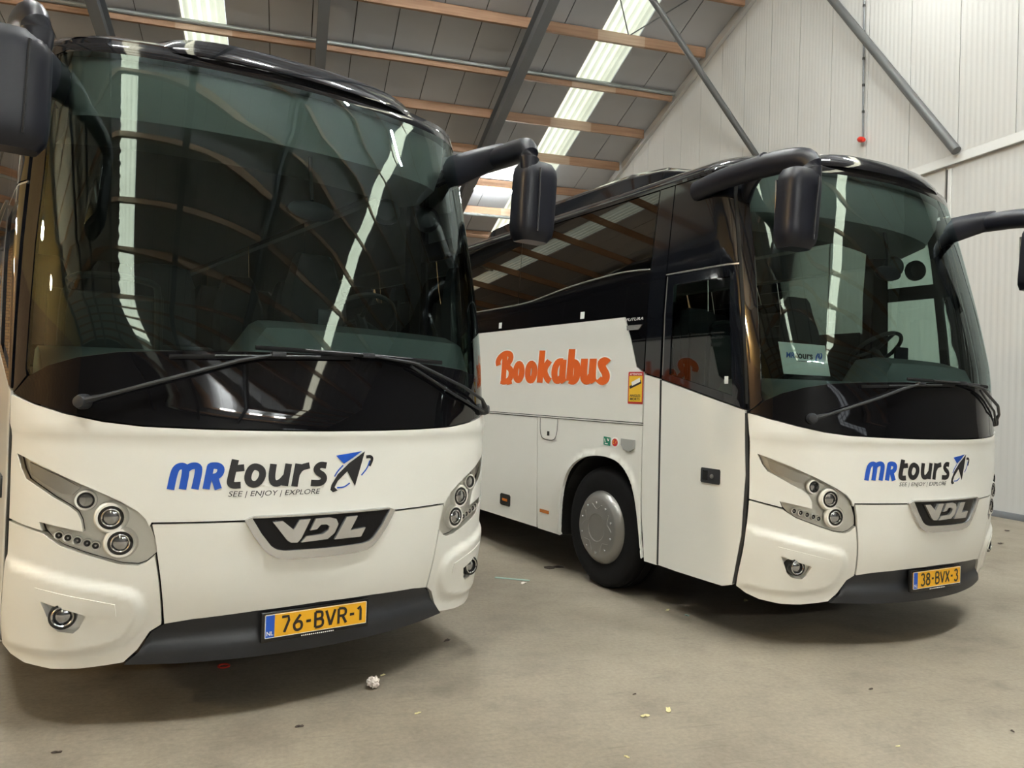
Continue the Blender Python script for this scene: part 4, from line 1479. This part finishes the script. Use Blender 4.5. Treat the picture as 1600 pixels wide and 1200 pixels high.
    box('entrance_partition', (-.78, 1.36, 1.72), (.60, .04, .72), 'interior', root, bevel=.02)
    # interior mirror and display on the dash
    im = loft('interior_mirror', [[(.08 + .14 * math.cos(2 * PI * k / 24) * f, .52 + dy, 2.545 + .055 * math.sin(2 * PI * k / 24) * f) for k in range(24)] for f, dy in ((.6, 0), (.95, .01), (1, .03), (.9, .045))], 'mirror_shell', root)
    tube('mirror_stem', [(.08, .53, 2.60), (.08, .58, 2.85)], .012, 'interior', im, 8)
    dv = box('dash_display', (.195, .50, 1.965), (.15, .02, .09), 'mirror_shell', root, bevel=.008)
    tube('display_stem', [(.195, .51, 1.92), (.195, .52, 1.72)], .008, 'interior', dv, 8)
    for cx in (.42, .72):
        lathe('dash_fan', [(0, .0), (.07, .0), (.085, .02), (.085, .05), (.06, .07), (0, .07)], (cx + .35, 1.0, 2.72), (-.5, -1, 0), 'interior', root, 20)
    # ---------------- wipers
    def on(x_, z_, lift):
        return FRONT[0](x_, z_) + surf_normal(FRONT[0], x_, z_, FRONT[1]) * lift

    def wiper(pivot, path, joint, b0, b1):
        w_ = tube('wiper', [on(*pivot, .035)] + [on(*q, .045) for q in path] + [on(*joint, .035)], [.019] + [.010] * len(path) + [.006], 'plastic', root, 8)
        lathe('pivot_cap', [(0, .06), (.025, .055), (.034, .03), (.034, 0)], on(*pivot, .0), FRONT[1](*pivot), 'plastic', w_, 16)
        n_ = 14
        pts = [on(b0[0] + (b1[0] - b0[0]) * k / n_, b0[1] + (b1[1] - b0[1]) * k / n_, .018) for k in range(n_ + 1)]
        tube('wiper_blade', pts, [(.006, .012)] * len(pts), 'rubber', w_, 6)
        tube('blade_frame', [p + Vector((0, -.016, .004)) for p in pts[3:-3]], .006, 'plastic', w_, 6)
        box('blade_clip', on(*joint, .03), (.07, .035, .025), 'plastic', w_, bevel=.006)
        return w_
    wiper((-1.015, 1.482), [(-.94, 1.506), (-.609, 1.618), (-.42, 1.68)], (-.24, 1.722), (-.70, 1.692), (.14, 1.728))
    wl_ = wiper((1.13, 1.475), [(1.05, 1.535), (.88, 1.60), (.50, 1.715)], (.22, 1.742), (-.34, 1.752), (.72, 1.735))
    tube('wiper_rod', [on(1.10, 1.46, .03), on(.80, 1.56, .03), on(.48, 1.70, .035)], .008, 'plastic', wl_, 8)

    # ---------------- mirrors on their arms
    for s in (-1, 1):
        path = smooth_path([(s * 1.25, 1.15, 3.065), (s * 1.275, .85, 3.085), (s * 1.30, .52, 3.08), (s * 1.29, .24, 3.07), (s * 1.265, .13, 3.03), (s * 1.26, .125, 2.90)], 2)
        nn_ = len(path)
        rad = []
        for i in range(nn_):
            t = i / (nn_ - 1)
            rad.append((.046 + .012 * math.sin(PI * t), .068 + .008 * math.sin(PI * t) - .02 * max(0, t - .7) / .3))
        ar = tube('mirror_arm', path, rad, 'mirror_shell', root, 16)
        root_pts = [FRONT[0](s * 1.10, 2.98) + Vector((0, .12, .02)), Vector((s * 1.24, .62, 3.07)), Vector((s * 1.31, .45, 3.10))]
        tube('arm_root', smooth_path(root_pts, 2), [(.04, .12 - .005 * i) for i in range(len(smooth_path(root_pts, 2)))], 'mirror_shell', ar, 14)
        loft('arm_fin', [[(s * (1.29 + .03 * t), .62 - .34 * t + dy, 3.085 + .01 * t + dz * .8) for dy, dz in ((0, 0), (.05, .03 - .02 * t), (.10, .05 - .03 * t), (.06, .0), (.0, -.05))] for t in (0, .4, .8, 1.0)], 'mirror_shell', ar)
        # head: a rounded shell, flat glass on its rear face
        rings = []
        for t in range(0, 13):
            u = t / 12
            zz = 2.50 + .47 * u
            e = min(u, 1 - u) / .22
            k_ = math.sqrt(max(0, 1 - (1 - min(1, e)) ** 2)) * .35 + .65 if e < 1 else 1.0
            k_ = .72 + .28 * math.sqrt(max(0, 1 - (1 - min(1, e)) ** 2))
            cx, cy = s * 1.335, .19 - .03 * u
            wd, dp_ = .135 * k_, .10 * k_
            ring = []
            for j in range(24):
                an = 2 * PI * j / 24
                ca, sa = math.cos(an), math.sin(an)
                px = wd * math.copysign(abs(ca) ** .55, ca)
                py = dp_ * math.copysign(abs(sa) ** .62, sa)
                if py > .05:
                    py = .05
                ring.append((cx + px, cy + py, zz))
            rings.append(ring)
        hd_ = loft('mirror_head', rings, 'mirror_shell', root)
        box('mirror_glass', (s * 1.345, .19 + .05, 2.735), (.20, .012, .36), 'mirror_glass', hd_, bevel=.004)
        tube('shell_groove', [(s * 1.30, .072, 2.55), (s * 1.295, .06, 2.75), (s * 1.29, .05, 2.92)], .006, 'plastic', hd_, 6)
    return root


# ---- number plates
GLYPH = {
    '7': [[(0, 1), (.62, 1), (.18, 0)]],
    '6': [[(.50, 1), (.10, .52), (.03, .32), (.12, .06), (.34, 0), (.56, .08), (.63, .30), (.55, .52), (.34, .58), (.12, .48)]],
    '-': [[(.05, .5), (.40, .5)]],
    'B': [[(.06, 0), (.06, 1)], [(.06, 1), (.40, 1), (.58, .92), (.58, .62), (.40, .53), (.06, .53)], [(.40, .53), (.64, .44), (.64, .10), (.42, 0), (.06, 0)]],
    'V': [[(0, 1), (.34, 0)], [(.34, 0), (.68, 1)]],
    'R': [[(.06, 0), (.06, 1)], [(.06, 1), (.42, 1), (.62, .90), (.62, .60), (.42, .50), (.06, .50)], [(.36, .50), (.66, 0)]],
    '1': [[(.0, .78), (.24, 1), (.24, 0)]],
    '3': [[(.04, .88), (.18, 1), (.42, 1), (.56, .85), (.54, .62), (.34, .54)], [(.34, .54), (.58, .44), (.62, .20), (.46, .0), (.16, .0), (.02, .14)]],
    '8': [[(.33, .55), (.08, .68), (.10, .92), (.33, 1.0), (.56, .92), (.58, .68), (.33, .55)], [(.33, .55), (.03, .40), (.05, .08), (.33, 0), (.61, .08), (.63, .40), (.33, .55)]],
    'X': [[(0, 1), (.62, 0)], [(.62, 1), (0, 0)]],
}
ADV = {'7': .62, '6': .66, '-': .45, 'B': .66, 'V': .68, 'R': .67, '1': .28, '3': .64, '8': .66, 'X': .62}


def number_plate(root, xc, txt):
    y0 = Fy(0, .43) - .022
    fr = box('plate_holder', (xc, y0 + .012, .437), (.550, .022, .142), 'lens_dark', root, bevel=.004)
    SFp = flat((xc - .26, y0, .382), (.52, 0, 0), (0, 0, .11))
    sf = (lambda a, b: Vector((xc - .26 + a, y0 - .001, .387 + b)), lambda a, b: Vector((0, -1, 0)))
    rr = [(.004, 0), (.516, 0), (.52, .004), (.52, .106), (.516, .11), (.004, .11), (0, .106), (0, .004)]
    pl = patch('number_plate', rr, sf, 'yellow', root, step=.2, off=.002, thick=.003)
    patch('country_band', [(.004, .0), (.046, .0), (.046, .11), (.004, .11), (0, .106), (0, .004)], sf, 'plateblue', pl, step=.2, off=.0032, thick=.001)
    text_on('country_code', 'NL', .008, .040, .012, .032, sf, 'halo', pl, off=.0045, bold=.015)
    tot = sum(ADV[c] for c in txt) + .22 * (len(txt) - 1)
    h = .074
    wsc = min(.41 / tot, .072)
    x_ = .052 + (.468 - tot * wsc) / 2
    st = []
    for c in txt:
        for g in GLYPH[c]:
            st.append([(x_ + a * wsc, .018 + b * h) for a, b in g])
        x_ += (ADV[c] + .22) * wsc
    for k, g in enumerate(st):
        pass
    ribbons('plate_characters', [g for g in st], (.0066, .0066), sf, 'plate_ink', pl, off=.0034, rnd=1, maxseg=.02)
    fx = [[(.0015 + a, .0015 + b) for a, b in seg_] for seg_ in ([(0, 0), (.517, 0)], [(.517, 0), (.517, .107)], [(.517, .107), (0, .107)], [(0, .107), (0, 0)])]
    ribbons('plate_border', fx, (.0013, .0013), sf, 'halo', pl, off=.004, rnd=0, maxseg=.1)
    ribbons('holder_print', [[(.18 + .010 * k, -.0125), (.186 + .010 * k, -.0115)] for k in range(17)], (.002, .0028), sf, 'halo', fr, off=.002, rnd=0, maxseg=.1)
    return pl


coach_a = build_coach('coach')
coach_b = copy_tree(coach_a)
coach_b.name = 'coach'
number_plate(coach_a, -.003, '76-BVR-1')
number_plate(coach_b, -.018, '38-BVX-3')
coach_a.location = (0.184, 3.884, 0)
coach_a.rotation_euler = (0, 0, R(20.545))
coach_b.location = (4.219, 4.182, 0)
coach_b.rotation_euler = (0, 0, R(13.782))
tag(coach_a, 'white coach on the left with number plate 76-BVR-1, nose close to the viewer', 'coach', 'parked coaches')
tag(coach_b, 'white coach on the right with orange side lettering and number plate 38-BVX-3', 'coach', 'parked coaches')


# ---- paper sign standing behind the windscreen of the right coach
def in_coach(c, p):
    return Matrix.Rotation(c.rotation_euler.z, 4, 'Z') @ Vector(p) + Vector(c.location)


sg = empty('paper_sign', in_coach(coach_b, (-.69, .60, 1.80)), coach_b.rotation_euler.z)
tag(sg, 'white paper sign with a small travel logo behind the right windscreen', 'sign')
tilt = Matrix.Rotation(R(-14), 3, 'X')
sfs = (lambda a, b: tilt @ Vector((a, 0, b)), lambda a, b: tilt @ Vector((0, -1, 0)))
patch('sheet', [(-.235, -.03), (.235, -.03), (.235, .195), (-.235, .195)], sfs, 'paper', sg, step=.2, off=0, thick=.003)
text_on('sign_print_blue', 'MR', -.185, -.10, .085, .125, sfs, 'blue', sg, off=.0015, shear=.25, bold=.02)
text_on('sign_print_black', 'tours', -.095, .085, .083, .130, sfs, 'ink', sg, off=.0015, shear=.15, bold=.03)
ribbons('sign_mark', [[(.11, .075), (.12, .105), (.15, .132)], [(.175, .135), (.185, .12), (.16, .09)]], (.006, .006), sfs, 'blue', sg, off=.0015, polys=[[(.165, .140), (.15, .08), (.138, .105), (.118, .085)]])
ribbons('sign_tagline', [[(-.09 + .014 * k, .066), (-.081 + .014 * k, .066)] for k in range(12)], (.003, .003), sfs, 'ink', sg, off=.0015, rnd=0)

# ------------------------------------------------------------------ litter on the floor
def leaf(name, x, y, size, rz, mat, label, cat='leaf', group='scraps on the floor'):
    bm = bmesh.new()
    n = 12
    rim = []
    for k in range(n):
        a = 2 * PI * k / n
        r_ = size * (.55 + .25 * math.cos(2 * a) + random.uniform(-.1, .1))
        rim.append(bm.verts.new((r_ * math.cos(a) * 1.2, r_ * math.sin(a), size * random.uniform(.05, .28))))
    c = bm.verts.new((0, 0, size * .04))
    for k in range(n):
        bm.faces.new((c, rim[k], rim[(k + 1) % n]))
    r = bmesh.ops.extrude_face_region(bm, geom=list(bm.faces))
    bmesh.ops.translate(bm, verts=[v_ for v_ in r['geom'] if isinstance(v_, bmesh.types.BMVert)], vec=(0, 0, .002))
    bmesh.ops.recalc_face_normals(bm, faces=bm.faces)
    zmin = min(v_.co.z for v_ in bm.verts)
    for v_ in bm.verts:
        v_.co.z -= zmin
    o = from_bm(bm, name, mat)
    o.location = (x, y, 0.0005)
    o.rotation_euler = (0, 0, rz)
    return tag(o, label, cat, group)


leaf('dry_leaf', 1.74, 3.54, .032, .3, 'leaf', 'pale dry leaf on the open floor, left of a close pair')
leaf('dry_leaf', 1.89, 3.58, .034, 1.2, 'leaf', 'pale dry leaf on the open floor, right of a close pair')
leaf('dry_leaf', .65, 3.79, .02, .5, 'leaf', 'small pale leaf on the floor right of the crumpled tissue')
leaf('dry_leaf', 1.47, 3.15, .016, 2.0, 'leaf', 'tiny pale leaf scrap near the bottom edge of the picture')
leaf('dry_leaf', 2.76, 2.99, .014, .1, 'leaf', 'tiny pale speck on the near floor at the right')
leaf('dry_leaf', 2.75, 5.27, .03, .8, 'leaf', 'small pale scrap beside the front wheel of the right coach')
leaf('dry_leaf', 2.83, 5.12, .024, 1.9, 'teal', 'small greenish scrap beside the front wheel of the right coach')
leaf('dry_leaf', 3.51, 5.42, .035, .8, 'leaf', 'small pale scrap in the shade under the right coach door', 'scrap')
leaf('dry_leaf', .54, 4.33, .02, .8, 'leaf', 'small leaf at the shadow edge in front of the left coach')
leaf('dark_scrap', 1.00, 4.85, .035, .8, 'debris', 'dark brown scrap on the floor right of the left coach bumper', 'scrap')
leaf('dark_scrap', .09, 3.75, .022, .1, 'debris', 'thin dark scrap on the floor below the left number plate', 'scrap')
leaf('dark_scrap', -.90, 3.69, .022, .1, 'debris', 'dark scrap on the floor in the near left corner', 'scrap')
leaf('dark_scrap', 3.46, 3.01, .014, 1.1, 'debris', 'tiny dark scrap near the right edge of the floor', 'scrap')
leaf('dark_scrap', 1.81, 3.81, .016, .5, 'debris', 'tiny dark scrap just above the pair of pale leaves', 'scrap')
leaf('dark_scrap', 3.15, 3.62, .02, .5, 'debris', 'small dark scrap on the floor below the right number plate', 'scrap')
leaf('dark_scrap', 2.36, 6.74, .11, .3, 'debris', 'flat black scrap behind the front wheel of the right coach', 'scrap')
leaf('dark_scrap', 8.06, 7.23, .05, .3, 'debris', 'dark scrap on the floor near the white wall', 'scrap')
leaf('dark_scrap', 9.0, 7.98, .06, .3, 'debris', 'dark scrap lying closest to the foot of the white wall', 'scrap')

tp = box('tape_strip', (1.86, 6.37, .003), (.30, .035, .004), 'teal', rot=Matrix.Rotation(-.52, 3, 'Z'))
tag(tp, 'pale green tape strip stuck to the floor between the coaches', 'tape')
leaf('paper_scrap', 1.92, 6.22, .045, .9, 'tissue', 'white paper scrap beside the green tape strip', 'paper')
# crumpled tissue
bm = bmesh.new()
bmesh.ops.create_icosphere(bm, subdivisions=3, radius=.034)
for v_ in bm.verts:
    v_.co *= random.uniform(.68, 1.2)
    v_.co.z *= .85
zmin = min(v_.co.z for v_ in bm.verts)
for v_ in bm.verts:
    v_.co.z -= zmin
ct = from_bm(bm, 'crumpled_tissue', 'tissue')
ct.location = (.47, 4.16, 0)
tag(ct, 'crumpled white tissue on the floor in front of the left coach', 'tissue')
# red ring under the left coach
bm = bmesh.new()
bm_tube(bm, [(.03 * math.cos(2 * PI * k / 24), .03 * math.sin(2 * PI * k / 24), .005) for k in range(25)], .005, 8, cap=False)
rg_ = from_bm(bm, 'rubber_ring', 'redplastic', smooth=True)
rg_.location = (-.31, 4.63, 0)
tag(rg_, 'small red ring on the floor under the left coach', 'ring')
